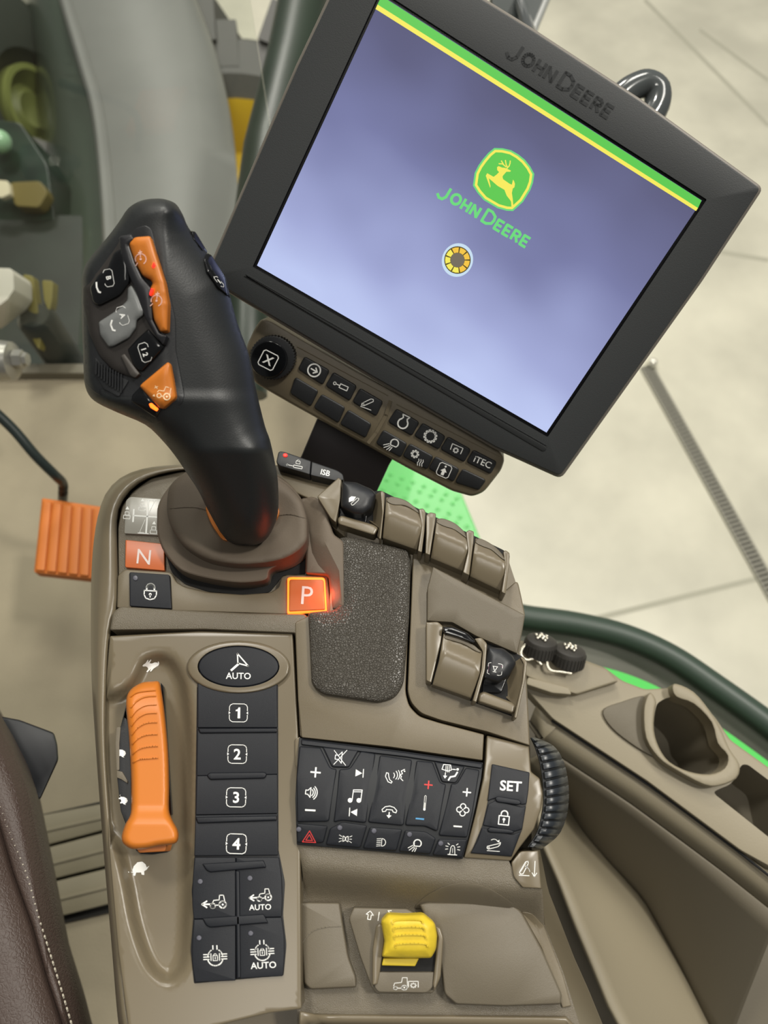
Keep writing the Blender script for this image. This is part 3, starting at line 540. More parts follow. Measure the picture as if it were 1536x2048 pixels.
# caps with chains
for i, (cx, cy, lab, chain) in enumerate(((225, 335, 'ribbed black socket cap with bead chain, nearer the armrest', [(165, 300), (130, 330), (120, 370), (150, 400), (200, 395), (235, 425)]), (388, 392, 'ribbed black socket cap with bead chain, nearer the cup holder', [(330, 330), (290, 370), (270, 420), (290, 460), (350, 470), (405, 478)]))):
    c = z12.p(cx, cy); t2 = thing('socket_cap', lab, 'socket cap', onz(c[0], c[1], Z0 - .19), 'black socket caps on the side console')
    o = onz(c[0], c[1] + 6, Z0 - .19); m = MB(mat('cap_rubber', (58, 56, 52), .55))
    ca = Vector((.12, .72, .68)).normalized(); u_ = ca.orthogonal().normalized(); v_ = ca.cross(u_)
    m.lathe(o, ca, [(.0, .013), (.010, .013), (.0128, .0115), (.0138, .009), (.0138, -.002), (.0, -.002)], 30)
    for k in range(30): a = 2 * math.pi * k / 30; d_ = u_ * math.cos(a) + v_ * math.sin(a); m.box(o + d_ * .0138 + ca * .0035, .0012, .0014, .010, (d_, ca.cross(d_), ca))
    m.build('cap', t2)
    m = MB(mat('bead_metal', (190, 186, 172), .25, metal=.8)); ch = smooth(z12(*chain), 5, False); prev = None
    for x, y in ch:
        m.ball(onz(x, y, Z0 - .183), .00135, n=8)
    for a in range(12): m.ball(o + ca * .0145 + (u_ * math.cos(a * 1.1) + v_ * math.sin(a * 1.1)) * (.001 + .0005 * a), .0014, n=8)
    m.build('bead_chain', t2, kind='stuff')
# window seal, grey panel, green fender on the right
seal = smooth([(900, 1205), (1000, 1220), (1050, 1234), (1150, 1248), (1250, 1272), (1340, 1312), (1430, 1372), (1536, 1448), (1640, 1530)], 6, False)
m = MB(mat('dark_seal', (52, 66, 56), .45)); m.tube([onz(x, y, .20) for x, y in seal], .0155, 14); m.build('trim_3', kind='structure')
m = MB(mat('grey_inner_panel', (140, 138, 130), .6)); m.loft([[(x, y + 8, -470) for x, y in seal], [(x, y + 45, -485) for x, y in seal], [(x - 25, y + 120, -500) for x, y in seal]], 40); m.build('trim_4', kind='structure', solid=.01)
m = MB(gs); m.loft([[(x - 4, y + 76, -440) for x, y in seal], [(x - 60, y + 215, -450) for x, y in seal]], 40); m.build('rear_fender', solid=.008, label='bright green rear fender strip showing between side console and grey panel', category='fender')

# ------------------------------------------------------------------ cab floor things
t = thing('seat', 'brown leather seat with pale stitched seam at the lower left', 'seat', onz(60, 1900, .3))
lea = mat('seat_leather', (66, 53, 47), .5, .45, 420, 'voronoi', dist=.0003, var=.05, varscale=20)
def sh(off, h): return [(x + off, y, h) for x, y in z11((-30, 560), (0, 622), (60, 722), (130, 862), (170, 980), (200, 1125), (245, 1350), (310, 1680), (380, 1905), (425, 2080)) + [(205, 2130)]]
m = MB(lea); rows = [sh(4, -420), sh(2, -150), sh(0, -118), sh(-6, -104), sh(-18, -94), sh(-42, -86)]
m.loft(rows, 40); m.build('side_bolster', t, sharp=70)
sm_ = [(x, y) for x, y in z11((-60, 1000), (-20, 1080), (0, 1140), (60, 1350), (150, 1600), (220, 1850), (290, 2060)) + [(145, 2130)]]
edge = [(x - 42, y, -86) for x, y in z11((-30, 560), (0, 622), (60, 722), (130, 862), (170, 980), (200, 1125), (245, 1350), (310, 1680), (380, 1905), (425, 2080)) + [(205, 2130)]]
m = MB(lea); m.loft([edge, [(x + 8, y, -84) for x, y in sm_], [(x + 3, y, -85) for x, y in sm_], [(x, y, -89) for x, y in sm_], [(x - 4, y, -86) for x, y in sm_], [(x - 12, y, -82) for x, y in sm_], [(x - 80, y, -74) for x, y in sm_], [(x - 300, y, -72) for x, y in sm_]], 40); m.build('cushion', t, sharp=80, solid=.004)
m = MB(lea); m.box((-.54, -.30, .40), .30, .50, .24); m.build('seat_base', t)
st = resample([(x, y, 0) for x, y in smooth(z11((0, 1040), (50, 1180), (120, 1350), (180, 1560), (230, 1720), (280, 1880), (330, 2048), (350, 2110)), 5, False)], 72)
m = MB(mat('seam_thread', (196, 188, 172), .7))
for i in range(0, 71, 2):
    a, b = st[i], st[i + 1]; m.tube([onz(a[0], a[1], Z0 - .0865), onz((a[0] + b[0]) / 2, (a[1] + b[1]) / 2, Z0 - .0845), onz(b[0], b[1], Z0 - .0865)], .00055, 6)
m.build('seam_stitching', t, kind='stuff')
m = MB(mat('black_bracket', (22, 24, 28), .5)); m.slab(z11((-60, 600), (10, 630), (90, 645), (250, 705), (265, 760), (270, 830), (185, 1015), (100, 1000), (-60, 900)), -135, 30, 5, 5, bm=3, taper=16); m.build('hinge_cover', t, label='black plastic cover')
# pedal
t = thing('foot_pedal', 'orange ridged foot pedal on a bent black rod above the cab floor', 'pedal', onz(140, 1100, .15))
PZ = ZF(.20); op = mat('pedal_orange', (200, 112, 42), .55, .2, 300)
m = MB(op, F=PZ); pq = [(84, 996, 3), (205, 1014, 3), (200, 1160, 3), (68, 1145, 3)]; m.slab(pq, 0, 14, 3, 3, bm=2)
def lerp(a, b, t): return (a[0] + (b[0] - a[0]) * t, a[1] + (b[1] - a[1]) * t)
for k in range(6):
    a = lerp(pq[0], pq[1], (k + .1) / 6); b = lerp(pq[3], pq[2], (k + .1) / 6); c = lerp(pq[3], pq[2], (k + .98) / 6); d = lerp(pq[0], pq[1], (k + .98) / 6)
    m.slab([lerp(a, b, .03), lerp(d, c, .03), lerp(d, c, .97), lerp(a, b, .97)], 3.5, 4, 2, 3, bm=2.5)
m.build('pedal_pad', t)
m = MB(mat('rod_black', (38, 46, 44), .3)); m.tube([onz(x, y, z) for x, y, z in smooth([(-60, 780, .34), (20, 852, .30), (70, 910, .27), (110, 950, .24), (125, 966, .215), (126, 985, .195), (125, 1005, .165)], 5, False)], .0065, 12); m.build('pedal_rod', t)
m = MB(mat('oil_can_dark', (70, 66, 56), .6)); 
# ribbed step by the seat
t = thing('step_tread', 'tan slatted step tread on the cab floor between seat and armrest', 'step', onz(150, 1750, .0))
sm2 = mat('step_slats', (136, 128, 106), .55, .2, 300)
m = MB(mat('step_gap', (30, 28, 24), .8), F=ZF(0)); m.slab([(70, 1632), (215, 1600), (235, 1822), (110, 1850)], 3, 6, 2, 0); m.build('tread_base', t)
for (a, b, c, d) in ((1078, 1045, 1225, 1158), (1238, 1172, 1388, 1328), (1402, 1342, 1568, 1508)):
    ya, yb, yc, yd = [1160 + q / 2.307 for q in (a, b, c, d)]
    m = MB(sm2, F=ZF(0)); m.slab([(60, ya + 8), (260, yb - 16), (260, yd - 16), (60, yc + 8)], 14, 12, 2, 2, bm=2); m.slab([(60, (ya + yc) / 2 + 6), (260, (yb + yd) / 2 - 18), (260, (yb + yd) / 2 - 12), (60, (ya + yc) / 2 + 12)], 16, 3, 1, 1); m.build('tread_slat', t)

# ------------------------------------------------------------------ armrest console
con = thing('armrest_console', 'tan armrest control console with black keypads and leather pad', 'control console', onz(620, 1500, Z0 - .09))
shell = [(255, 2100), (238, 2048), (226, 1900), (210, 1700), (196, 1500), (190, 1300), (192, 1150), (204, 1040), (224, 985), (258, 952), (300, 938), (385, 930), (560, 940), (640, 975), (700, 1000), (1015, 1115), (1040, 1190), (1040, 1440), (1060, 1480), (1065, 1780), (1082, 1830), (1160, 2100)]
m = MB(TAN); m.slab(shell, -30, 60, 6, 0); m.build('body_shell', con)
m = MB(BLK); m.box((-.06, -.02, .28), .09, .09, .57); m.build('support_column', con)
# left rounded rim
m = MB(TANS, F=CON)
ro = [(248, 2110), (236, 2040), (224, 1900), (207, 1700), (192, 1500), (183, 1350), (182, 1200), (185, 1110), (194, 1040), (210, 990), (235, 960), (270, 942), (320, 932), (420, 926)]
ri = [(290, 2110), (262, 2040), (245, 1900), (226, 1700), (212, 1500), (214, 1350), (222, 1262), (236, 1205), (234, 1050), (242, 1010), (262, 980), (300, 955), (360, 941), (430, 936)]
def row(pts, h): return [(x, y, h) for x, y in smooth(pts, 5, False)]
mid = lambda f: [(a[0] * (1 - f) + b[0] * f, a[1] * (1 - f) + b[1] * f) for a, b in zip(ro, ri)]
m.loft([row(ro, -75), row(ro, -22), row(mid(.12), -12), row(mid(.3), -6), row(mid(.55), -3), row(mid(.8), -3.2), row(mid(.94), -4.5), row(ri, -7), row(ri, -30)], 60)
m.build('side_rim', con, sharp=80)
# joystick panel
m = MB(TANT); m.slab([(237, 1212), (236, 1055, 6), (244, 1013, 6), (266, 983, 8), (303, 957, 8), (366, 943), (420, 946), (560, 950), (640, 990), (690, 1040), (690, 1215), (655, 1232)], -8, 15, 3, 2, bm=1); m.build('joystick_panel', con)
m = MB(VOID); m.slab(z4((425, 600), (480, 780, 20), (560, 850, 20), (700, 895, 20), (900, 915, 20), (1060, 900, 20), (1140, 800), (1272, 790), (1270, 520), (1150, 700), (600, 640)), -7, 3, 3, 0); m.build('boot_recess', con)  # black sheet laid on the panel for the dark hollow under the boot
hs = lambda x, y: -3 + (3 if y > 1150 else 0)
m = MB(TAN); m.slab(z4((165, 800, 15), (205, 765, 15), (480, 782, 18), (512, 840, 14), (560, 868, 20), (700, 900, 20), (900, 914, 20), (1065, 902, 15), (1115, 870, 15), (1130, 810, 12), (1165, 797, 10), (1405, 800, 15), (1425, 1015), (1290, 1028), (1160, 1030), (480, 1008), (160, 992)), -1.5, 8, 0, 2.5, bm=1.6); m.build('key_surround', con)
key(con, 'shift_pattern_plate', z4, [(235, 335, 18), (440, 350, 6), (440, 565, 6), (203, 552, 8), (212, 360, 10)], -6.5, [(338, 452, 96, 4, 'gate')], (GLASSY, WHT), t=2, b=1)
key(con, 'neutral_plate', z4, [(210, 590, 8), (440, 615, 4), (440, 772, 4), (208, 752, 8)], -5.0, [(318, 690, 43, 6, [('t', 'N', 0, 0, 2, .0)])], (ORGD, mat('frosted_print', (214, 200, 196), .5)), t=3, b=1.5)
key(con, 'lock_key', z4, [(232, 780, 14), (472, 796, 14), (482, 998, 8), (235, 982, 8)], 0.8, [(357, 893, 50, 3, 'roundlock')], lamp=(268, 815), t=4)
m = MB(LED); m.slab(z4((1166, 815, 20), (1190, 810, 10), (1388, 812, 20), (1400, 1012, 8), (1165, 1025, 8)), 0.5, 3, 0, 1); g = m.build('parking_glow', con, label='glowing orange light frame')
key(con, 'parking_key', z4, [(1178, 824, 14), (1380, 826, 14), (1388, 1002, 6), (1176, 1012, 6)], 1.8, [(1283, 918, 53, 4, [('t', 'P', 0, 0, 2, .0)])], (ORGD, MATS['frosted_print']), t=3)
# wall between joystick and arm pad
hw = lambda x, y: 2.5 + 8.5 * max(0, min(1, (x - (612 + 44 * max(0, min(1, (y - 1080) / 90)))) / 34)) - 4 * max(0, min(1, (1000 - y) / 60))
m = MB(BOOT); m.slab(z4((1240, 350, 20), (1290, 328, 20), (1350, 345, 30), (1400, 430, 30), (1440, 560, 20), (1500, 600, 20), (1505, 985, 10), (1428, 1008, 5), (1408, 800), (1272, 790), (1278, 500, 30)), hw, 18, 0, 5, bm=3, step=12); m.build('pad_riser', con)
# rear deck behind joystick
m = MB(TAN); m.slab([(548, 930, 6), (600, 935), (662, 962, 8), (695, 985, 6), (690, 1075), (660, 1050, 10), (625, 1000, 20), (600, 990, 10), (555, 965, 6)], 3, 20, 0, 3, step=None); m.build('rear_deck', con)
key(con, 'implement_lock_switch', z3, [(300, 775, 12), (325, 776, 12), (466, 825, 3), (460, 895, 3), (420, 882), (300, 848, 12), (288, 830, 8)], 12, [(385, 838, 26, 12, 'cyllock')], (BLK, WHT), t=14)
m = MB(LEDR); c = z3.p(334, 794); m.slab(ell(c[0], c[1], 4.5, 3.4, 12), 12.8, 1, 0, 1); m.build('led', bpy.data.objects['implement_lock_switch'])
key(con, 'text_switch', z3, [(469, 827, 3), (600, 872, 15), (630, 892, 12), (634, 922, 5), (590, 925, 5), (463, 897, 3)], 12, [(540, 884, 17, 14, [('t', 'ISB', 0, 0, 1.7, .04)])], (BLK, WHT), t=14)
# main right panels
hp_ = lambda x, y: 4
m = MB(TAN); m.slab([(590, 1245, 4), (618, 1231, 4), (658, 1231), (664, 1100), (700, 1080), (822, 1108, 6), (811, 1385, 10), (818, 1412, 10), (838, 1433, 10), (880, 1446, 10), (968, 1469, 3), (965, 1521, 2), (780, 1494), (603, 1475, 3), (596, 1400)], 4, 20, 0, 2, bm=1.2); m.build('center_panel', con)
m = MB(TAN); m.slab([(826, 1106, 3), (850, 1100), (930, 1140), (1012, 1180), (1035, 1160, 10), (1042, 1190, 10), (1050, 1229, 4), (1037, 1306, 6), (1052, 1332, 4), (1060, 1492, 2), (975, 1464), (882, 1441, 8), (842, 1427, 10), (822, 1406, 10), (815, 1383, 8)], 4.5, 30, 0, 2.5, bm=1.4); m.build('lever_panel', con)
m = MB(TAND); m.slab(z5((785, 690, 6), (1330, 975, 4), (1310, 1090), (1283, 1205, 4), (1180, 1160), (1040, 1100), (900, 1020), (750, 1010, 4), (752, 820)), lambda x, y: 8 + 8 * max(0, min(1, (1310 - y) / 170)), 14, 0, 2, bm=1.5, step=20); m.build('lever_panel_slope', con)
m = MB(VOID); m.slab(z5((750, 1020), (1110, 1110), (1330, 1230), (1335, 1300), (1275, 1580), (1030, 1490), (770, 1380)), 5.5, 2, 4, 0); m.slab(z5((120, 270), (480, 240), (1200, 590), (1240, 620), (1215, 845), (720, 600), (200, 430)), 5.5, 2, 4, 0); m.build('lever_slots', con)  # black sheets painted as the darkness between the levers
# leather pad
pad = z5((225, 520, 25), (300, 512, 15), (636, 590, 18), (655, 650, 12), (645, 1000), (612, 1385, 40), (560, 1468, 50), (470, 1492, 30), (130, 1442, 60), (68, 1385, 30), (48, 962, 14), (205, 945, 12), (245, 900, 12))
m = MB(LEATH); po = rounded(pad, 0); m.slab(pad, lambda x, y: 9 + 2.0 * min(1, edged(x, y, po) / 30), 9, 0, 5, bm=3, step=14); m.build('arm_pad', con, sharp=60)
# left top ledge
m = MB(TANT); m.slab(z6((160, 90, 20), (210, 45, 30), (700, 75), (1100, 92), (1500, 100, 8), (1530, 130, 6), (1478, 230), (1500, 960, 4), (1466, 955), (1448, 600), (1432, 232, 8), (800, 206), (140, 212, 4)), 3.2, 14, 0, 3.5, bm=2); m.build('panel_ledge', con)
# left panel with trough
trough = smooth([(150, 1385), (222, 1378), (255, 1358), (280, 1314), (320, 1301), (354, 1316), (378, 1360), (389, 1430), (393, 1520), (391, 1700), (389, 1850), (380, 1930), (350, 1968), (318, 1966), (284, 1930), (256, 1850), (238, 1760), (215, 1690), (150, 1670)], 4)
def hl(x, y):
    h = 0.0
    if inside(x, y, trough):
        d = min(1, edged(x, y, trough) / 30); h = -9.5 * d * d * (3 - 2 * d)
    return h
lp = [(220, 1272, 4), (400, 1262), (586, 1266, 4), (597, 1470), (600, 1600), (603, 2000), (604, 2018, 6), (540, 2026), (400, 2060), (300, 2100), (262, 2100), (236, 1900), (218, 1700), (207, 1500), (209, 1400)]
m = MB(TANS); m.slab(lp, hl, 26, 2, 3, bm=1.6, step=9); m.build('throttle_panel', con, sharp=70)
m = MB(TANS); m.slab([(590, 1478, 5), (601, 1473, 4), (603, 1560), (597, 1540, 3), (590, 1530, 3)], 1.5, 3, 0, 1); m.build('panel_clip', con)
m = MB(WHT); m.icon(z6, 425, 462, 60, 0, 'rabbit', hl, 0, up=.6); m.build('rabbit_mark', con)
m = MB(WHT); m.icon(z8, 325, 322, 72, -2, 'turtle', hl, 0, up=.2, F=CON); m.build('turtle_mark', con)
m = MB(TANS); m.slab(ell(477, 1334, 103, 53, 48), 3.2, 3, 0, 5, bm=1.8, holes=(ell(477, 1333, 82, 42, 48),)); m.build('oval_bezel', con)
key(con, 'steering_key', Z(0, 0, 1), ell(477, 1333, 80.5, 40.8, 44), 2.9, [(477, 1333, 26, 1, 'steer')], r=0, t=4, b=3)
# keypad 1-4
m = MB(mat('keypad_gap', (16, 18, 23), .6)); m.slab([(394, 1374), (556, 1370), (557, 1700), (570, 1765, 8), (566, 1830, 8), (573, 1890, 8), (567, 1951, 3), (388, 1967, 3), (381, 1900, 8), (387, 1830, 8), (383, 1780, 8), (389, 1740, 6), (391, 1600)], .5, 3, 0, 1); kp = m.build('function_keypad', con)
def sub(name, z, pts, H, icons, lamp=None, **kw): return key(kp, name, z, pts, H, icons, lamp=lamp, **kw)
sub('key', z6, [(750, 570), (1306, 570), (1308, 892), (750, 892)], 1.9, [(1036, 788, 64, 1, dashbox('1'))], b=2)
sub('key', z6, [(750, 896), (1308, 896), (1308, 1217), (745, 1227)], 2, [(1028, 1076, 66, 1, dashbox('2'))], b=1.5)
sub('key', z6, [(745, 1228), (1308, 1218), (1308, 1490), (738, 1500)], 2, [(1020, 1378, 68, 1, dashbox('3'))], b=1.5)
sub('key', z6, [(736, 1504), (1308, 1494), (1312, 1782), (728, 1786)], 2, [(1022, 1702, 70, 2, dashbox('4'))], b=1.5)
sub('key', z8, [(697, 250), (972, 250), (972, 655), (692, 662), (682, 560, 60), (684, 420, 60)], 2, [(830, 535, 66, 0, 'tracfront')], lamp=(736, 411))
sub('key', z8, [(976, 250), (1262, 250), (1280, 380, 40), (1285, 540, 40), (1278, 648), (976, 655)], 2, [(1138, 492, 60, -3, 'tracfront'), (1136, 582, 19, -2, 'AUTO')], lamp=(1068, 389))
sub('key', z8, [(692, 664), (972, 658), (972, 1072), (702, 1085, 8), (684, 980, 60), (680, 860, 60)], 2, [(836, 905, 68, -2, 'diff')], lamp=(728, 788))
sub('key', z8, [(976, 658), (1280, 650), (1298, 780, 40), (1298, 920, 40), (1288, 1042, 8), (976, 1062)], 2, [(1150, 870, 68, -3, 'diff'), (1158, 970, 22, -3, 'AUTO')], lamp=(1073, 757))
for zz, pts in ((z6, [(752, 895, 6), (1308, 893, 6), (1308, 925, 6), (765, 930, 6)]), (z6, [(812, 1225, 14), (835, 1205, 10), (1220, 1200, 14), (1236, 1215, 10), (1220, 1245, 14), (835, 1255, 14)]), (z6, [(735, 1515, 5), (1305, 1503, 5), (1305, 1540, 8), (750, 1560, 6)]), (z8, [(748, 292, 8), (1160, 268, 5), (1178, 318, 8), (800, 350, 12), (775, 335, 5)]), (z8, [(748, 655, 6), (1160, 628, 6), (1192, 688, 8), (800, 718, 12), (775, 705, 5)]), (z8, [(970, 340), (998, 338), (1006, 1056, 4), (980, 1062, 4)])):
    m = MB(NAVY); m.slab(zz(*pts), 3.3, 3, 1, 2.5, bm=1.2); m.build('raised_bar', kp)
# multi-function keypad
def hk(x, y):
    yy = y - (x - 600) * 0.13; u = (yy - 1590) / 115; return 8.5 - 5.5 * u * u
m = MB(mat('keypad_gap2', (20, 23, 27), .6)); m.slab(z7((98, 90, 4), (640, 160), (1040, 218, 4), (1030, 300), (1000, 450), (965, 600), (935, 712, 4), (500, 672), (86, 638, 4), (78, 400), (90, 200)), lambda x, y: hk(x, y) - 1.4, 12, 0, 1, step=14); mk = m.build('media_climate_keypad', con)
def mkey(pts, icons, lamp=None): return key(mk, 'key', z7, pts, hk, icons, mats=(NAVY, WHT, RED, BLU), step=12, b=2.6, lamp=lamp, t=4)
mkey([(108, 98, 4), (640, 165), (1038, 222, 4), (1034, 248, 4), (640, 188), (108, 126, 4)], [])
mkey([(218, 138, 6), (402, 155, 6), (352, 242, 12), (266, 240, 12)], [(308, 192, 42, 5, 'mute')])
mkey([(790, 212, 6), (946, 238, 6), (902, 322, 12), (828, 316, 12)], [(866, 268, 42, 5, 'defrost')])
mkey([(100, 134, 6), (208, 142, 6), (258, 246, 14), (290, 252, 6), (250, 520, 14), (88, 522, 6), (84, 300)], [(182, 268, 27, 5, 'plus'), (165, 372, 34, 6, 'speaker'), (155, 462, 27, 3, 'minus')])
mkey([(304, 254, 6), (358, 248, 14), (414, 160, 6), (488, 172, 10), (440, 528, 14), (318, 514, 20), (275, 524, 10)], [(408, 272, 26, 4, 'next'), (386, 388, 38, 8, 'music'), (374, 472, 26, 4, 'prev')])
mkey([(512, 180, 10), (676, 204, 10), (632, 542, 14), (450, 524, 14)], [(590, 285, 38, 5, 'talk'), (560, 465, 38, 5, 'hangup')])
mkey([(700, 208, 6), (782, 216, 6), (822, 322, 14), (850, 328, 8), (806, 572, 14), (745, 545, 10), (640, 540, 14)], [(760, 332, 22, 5, 'plus', 2), (742, 424, 40, 5, 'thermo'), (716, 506, 22, 5, 'minus', 3)])
mkey([(878, 326, 6), (906, 326, 14), (952, 244, 6), (1022, 256, 10), (985, 480), (958, 602, 10), (812, 592, 14)], [(957, 370, 22, 5, 'plus'), (936, 460, 36, 5, 'fan'), (910, 545, 22, 4, 'minus')])
mkey([(86, 530, 6), (244, 542, 10), (222, 630, 14), (86, 628, 4)], [(150, 600, 34, 3, 'hazard', 2)], lamp=(96, 560))
mkey([(256, 556, 10), (318, 522, 16), (446, 540, 10), (412, 656, 14), (234, 640, 14)], [(328, 608, 22, 4, 'parklight')], lamp=(306, 552))
mkey([(460, 548, 10), (626, 560, 10), (596, 672, 14), (424, 658, 14)], [(518, 626, 24, 5, 'headlight')], lamp=(481, 568))
mkey([(640, 564, 10), (748, 572, 16), (798, 606, 10), (770, 688, 14), (608, 674, 14)], [(692, 642, 32, 5, 'worklight')], lamp=(663, 586))
mkey([(812, 610, 10), (960, 612, 6), (932, 706, 6), (780, 692, 14)], [(884, 660, 33, 4, 'beacon')], lamp=(823, 632))
# hitch keypad
hh2 = lambda x, y: 6 - 5 * ((y - 1600) / 130) ** 2
m = MB(TANS); m.slab(z7((1058, 78, 6), (1275, 132, 6), (1285, 265, 4), (1330, 300), (1345, 380), (1335, 460), (1300, 560), (1225, 655, 10), (1180, 722, 6), (940, 706, 4), (1000, 480), (1040, 300), (1052, 200)), hh2, 20, 0, 2.5, bm=1.5, step=14); hk2 = m.build('hitch_keypad', con)
def h3(x, y): return hh2(x, y) + 1.2
m = MB(mat('keypad_gap', (16, 18, 23), .6)); m.slab(z7((1087, 227, 3), (1276, 270, 3), (1272, 360), (1240, 560), (1184, 698, 3), (978, 680, 3), (1036, 540), (1064, 420)), lambda x, y: hh2(x, y) + .5, 1, 0, .5, step=14); m.build('key_backing', hk2)
key(hk2, 'key', z7, [(1085, 225, 6), (1278, 268, 6), (1272, 360), (1262, 430), (1240, 434), (1110, 398, 8), (1062, 415)], h3, [(1182, 338, 28, 4, [('t', 'SET', 0, 0, 1.9, .045)])], step=14)
key(hk2, 'key', z7, [(1066, 430), (1105, 412, 8), (1240, 446), (1260, 440), (1240, 560), (1200, 572, 8), (1080, 548), (1038, 540)], h3, [(1148, 496, 42, 6, 'padlock')], step=14)
key(hk2, 'key', z7, [(1034, 552), (1066, 560, 8), (1190, 586), (1234, 574), (1186, 700, 6), (975, 682, 6), (1010, 620)], h3, [(1098, 636, 32, 4, 'bladeup')], step=14)
for pts in ([(1100, 400, 12), (1115, 390, 8), (1225, 408, 10), (1238, 424, 8), (1222, 436, 8), (1110, 420, 8)], [(1060, 562, 10), (1075, 548, 8), (1185, 562, 10), (1202, 574, 8), (1188, 584, 8), (1070, 576, 8)]):
    m = MB(NAVY); m.slab(z7(*pts), lambda x, y: h3(x, y) + 1.2, 3, 1, 2, bm=.9); m.build('raised_bar', hk2)
m = MB(TANS, WHT); m.slab(z7((1184, 730, 10), (1230, 672, 14), (1322, 668, 6), (1338, 864, 4), (1242, 858, 8), (1196, 805, 20)), 2, 14, 0, 2, bm=1.2); m.icon(z7, 1270, 757, 40, 3, 'bladedown', 2, 1); m.build('drop_tab', con)
# tray
def ht(x, y):
    yy = y - (x - 600) * 0.11; u = max(0, min(1, (yy - 1722) / 85)); u = u * u * (3 - 2 * u); return 0.5 - 17 * u
m = MB(TANT); m.slab(z9((36, 20), (600, 60), (1120, 106, 4), (1180, 235), (1292, 252, 4), (1302, 430), (1400, 680), (1500, 1000), (36, 1000)), ht, 20, 0, 0, step=14); m.build('tray', con, sharp=80)
m = MB(TAND); m.slab(smooth(z9((640, 345), (700, 285), (800, 235), (900, 219), (1000, 240), (1090, 290), (1140, 330), (1100, 352), (900, 352), (700, 352)), 4), lambda x, y: ht(x, y) + .8, 1.5, 0, 1, step=10); m.build('round_blank', con)
m = MB(TAN); m.slab(z9((1180, 365, 20), (1240, 375, 20), (1300, 440), (1400, 700), (1440, 850, 6), (1395, 860), (1290, 560)), lambda x, y: ht(x, y) + 1.2, 3, 0, 2, step=12); m.build('tray_corner', con)
cpts = z9((660, 330, 10), (700, 318, 10), (1130, 322, 10), (1185, 365, 20), (1290, 560), (1392, 790, 6), (1386, 842, 8), (1100, 852), (850, 842, 14), (790, 790, 20), (768, 600), (700, 420, 10))
m = MB(TAND); m.slab(cpts, -9, 8, 0, 4, bm=2.5); m.build('blank_cover', con)
m = MB(TAND); m.slab(z9((50, 318, 10), (255, 320, 14), (275, 450), (300, 600, 30), (338, 700, 14), (340, 755, 10), (105, 766, 14), (72, 735, 14), (60, 540)), -10, 8, 0, 4, bm=2.5)
m.stroke(smooth(z9((62, 530), (110, 470), (180, 447), (262, 442)), 4, False), 1.5, -10, 0, up=.35); m.build('blank_cover', con)
m = MB(TAND, WHT, VOID)
m.slab(z9((325, 345, 10), (600, 352, 10), (640, 375, 20), (700, 400), (770, 450, 25), (786, 500, 14), (772, 700, 20), (732, 785, 14), (440, 786, 16), (415, 750, 16), (360, 600), (300, 400, 20)), -6.5, 12, 0, 2.5, bm=1.5)
m.icon(z9, 408, 385, 22, 8, [('l', [(-.35, -1), (-.35, .1), (-.9, .1), (0, 1), (.9, .1), (.35, .1), (.35, -1)], .2, 1), ('l', [(2.1, 1), (2.1, -1)], .22)], -6.5, 1)
m.icon(z9, 570, 388, 22, 5, [('l', [(-1.2, -.2), (-.6, .4), (-.1, .6), (.5, .5), (1.1, 0)], .25), ('l', [(-2.8, .5), (-3.2, .9), (-2.4, 1)], .2)], -6.5, 1)
m.build('switch_housing', con)
m = MB(VOID); m.slab(z9((462, 470), (690, 400), (752, 470), (740, 672), (458, 672)), -6, 1, 4, 0); m.build('switch_well', con)  # black sheet for the dark hollow around the yellow switch
m = MB(TAND, WHT); m.slab(z9((452, 676, 4), (736, 676, 4), (730, 755, 14), (700, 782, 14), (452, 778, 12), (432, 752, 10)), -4.5, 3, 0, 1.5); m.icon(z9, 590, 735, 38, 0, 'tracpto', -4.5, 1, sx=1.25); m.build('switch_plate', con)
for pts in ([(460, 425, 10), (478, 440, 6), (482, 520), (462, 670), (448, 740, 10), (420, 745, 10), (422, 560), (440, 440, 16)], [(740, 440, 10), (768, 445, 16), (786, 500, 14), (772, 700, 16), (740, 775, 10), (730, 740), (745, 600), (758, 500)]):
    m = MB(TANS); m.slab(z9(*pts), -3.5, 5, 0, 2.5, bm=1.5); m.build('switch_side_wall', con)
m = MB(TANS); m.loft([[(600, 2022, -1), (640, 2028, -12), (900, 2030, -14), (1140, 2032, -15), (1150, 2050, -15)], [(596, 2060, -6), (640, 2046, -20), (900, 2052, -22), (1140, 2060, -22), (1160, 2075, -22)]], 20); m.build('tray_lip', con, solid=.002)
# right flank of the armrest
m = MB(TANS); m.loft([[(1040, 1700, -12), (1050, 1780, -20), (1060, 1850, -24)] + [(x - 30, y, -28) for x, y in strip[2:]], [(1060, 1700, -10), (1084, 1780, -14), (1090, 1850, -18)] + [(x, y, -20) for x, y in strip[2:]], [(x + 0, y, -60) for x, y in [(1080, 1700), (1096, 1780)] + z13((330, 660), (420, 900), (500, 1080), (590, 1300)) + [(1240, 2110)]], [(x + 0, y, -140) for x, y in [(1080, 1700), (1096, 1780)] + z13((332, 660), (424, 900), (505, 1080), (595, 1300)) + [(1242, 2110)]]], 26); m.build('flank', con, solid=.003)

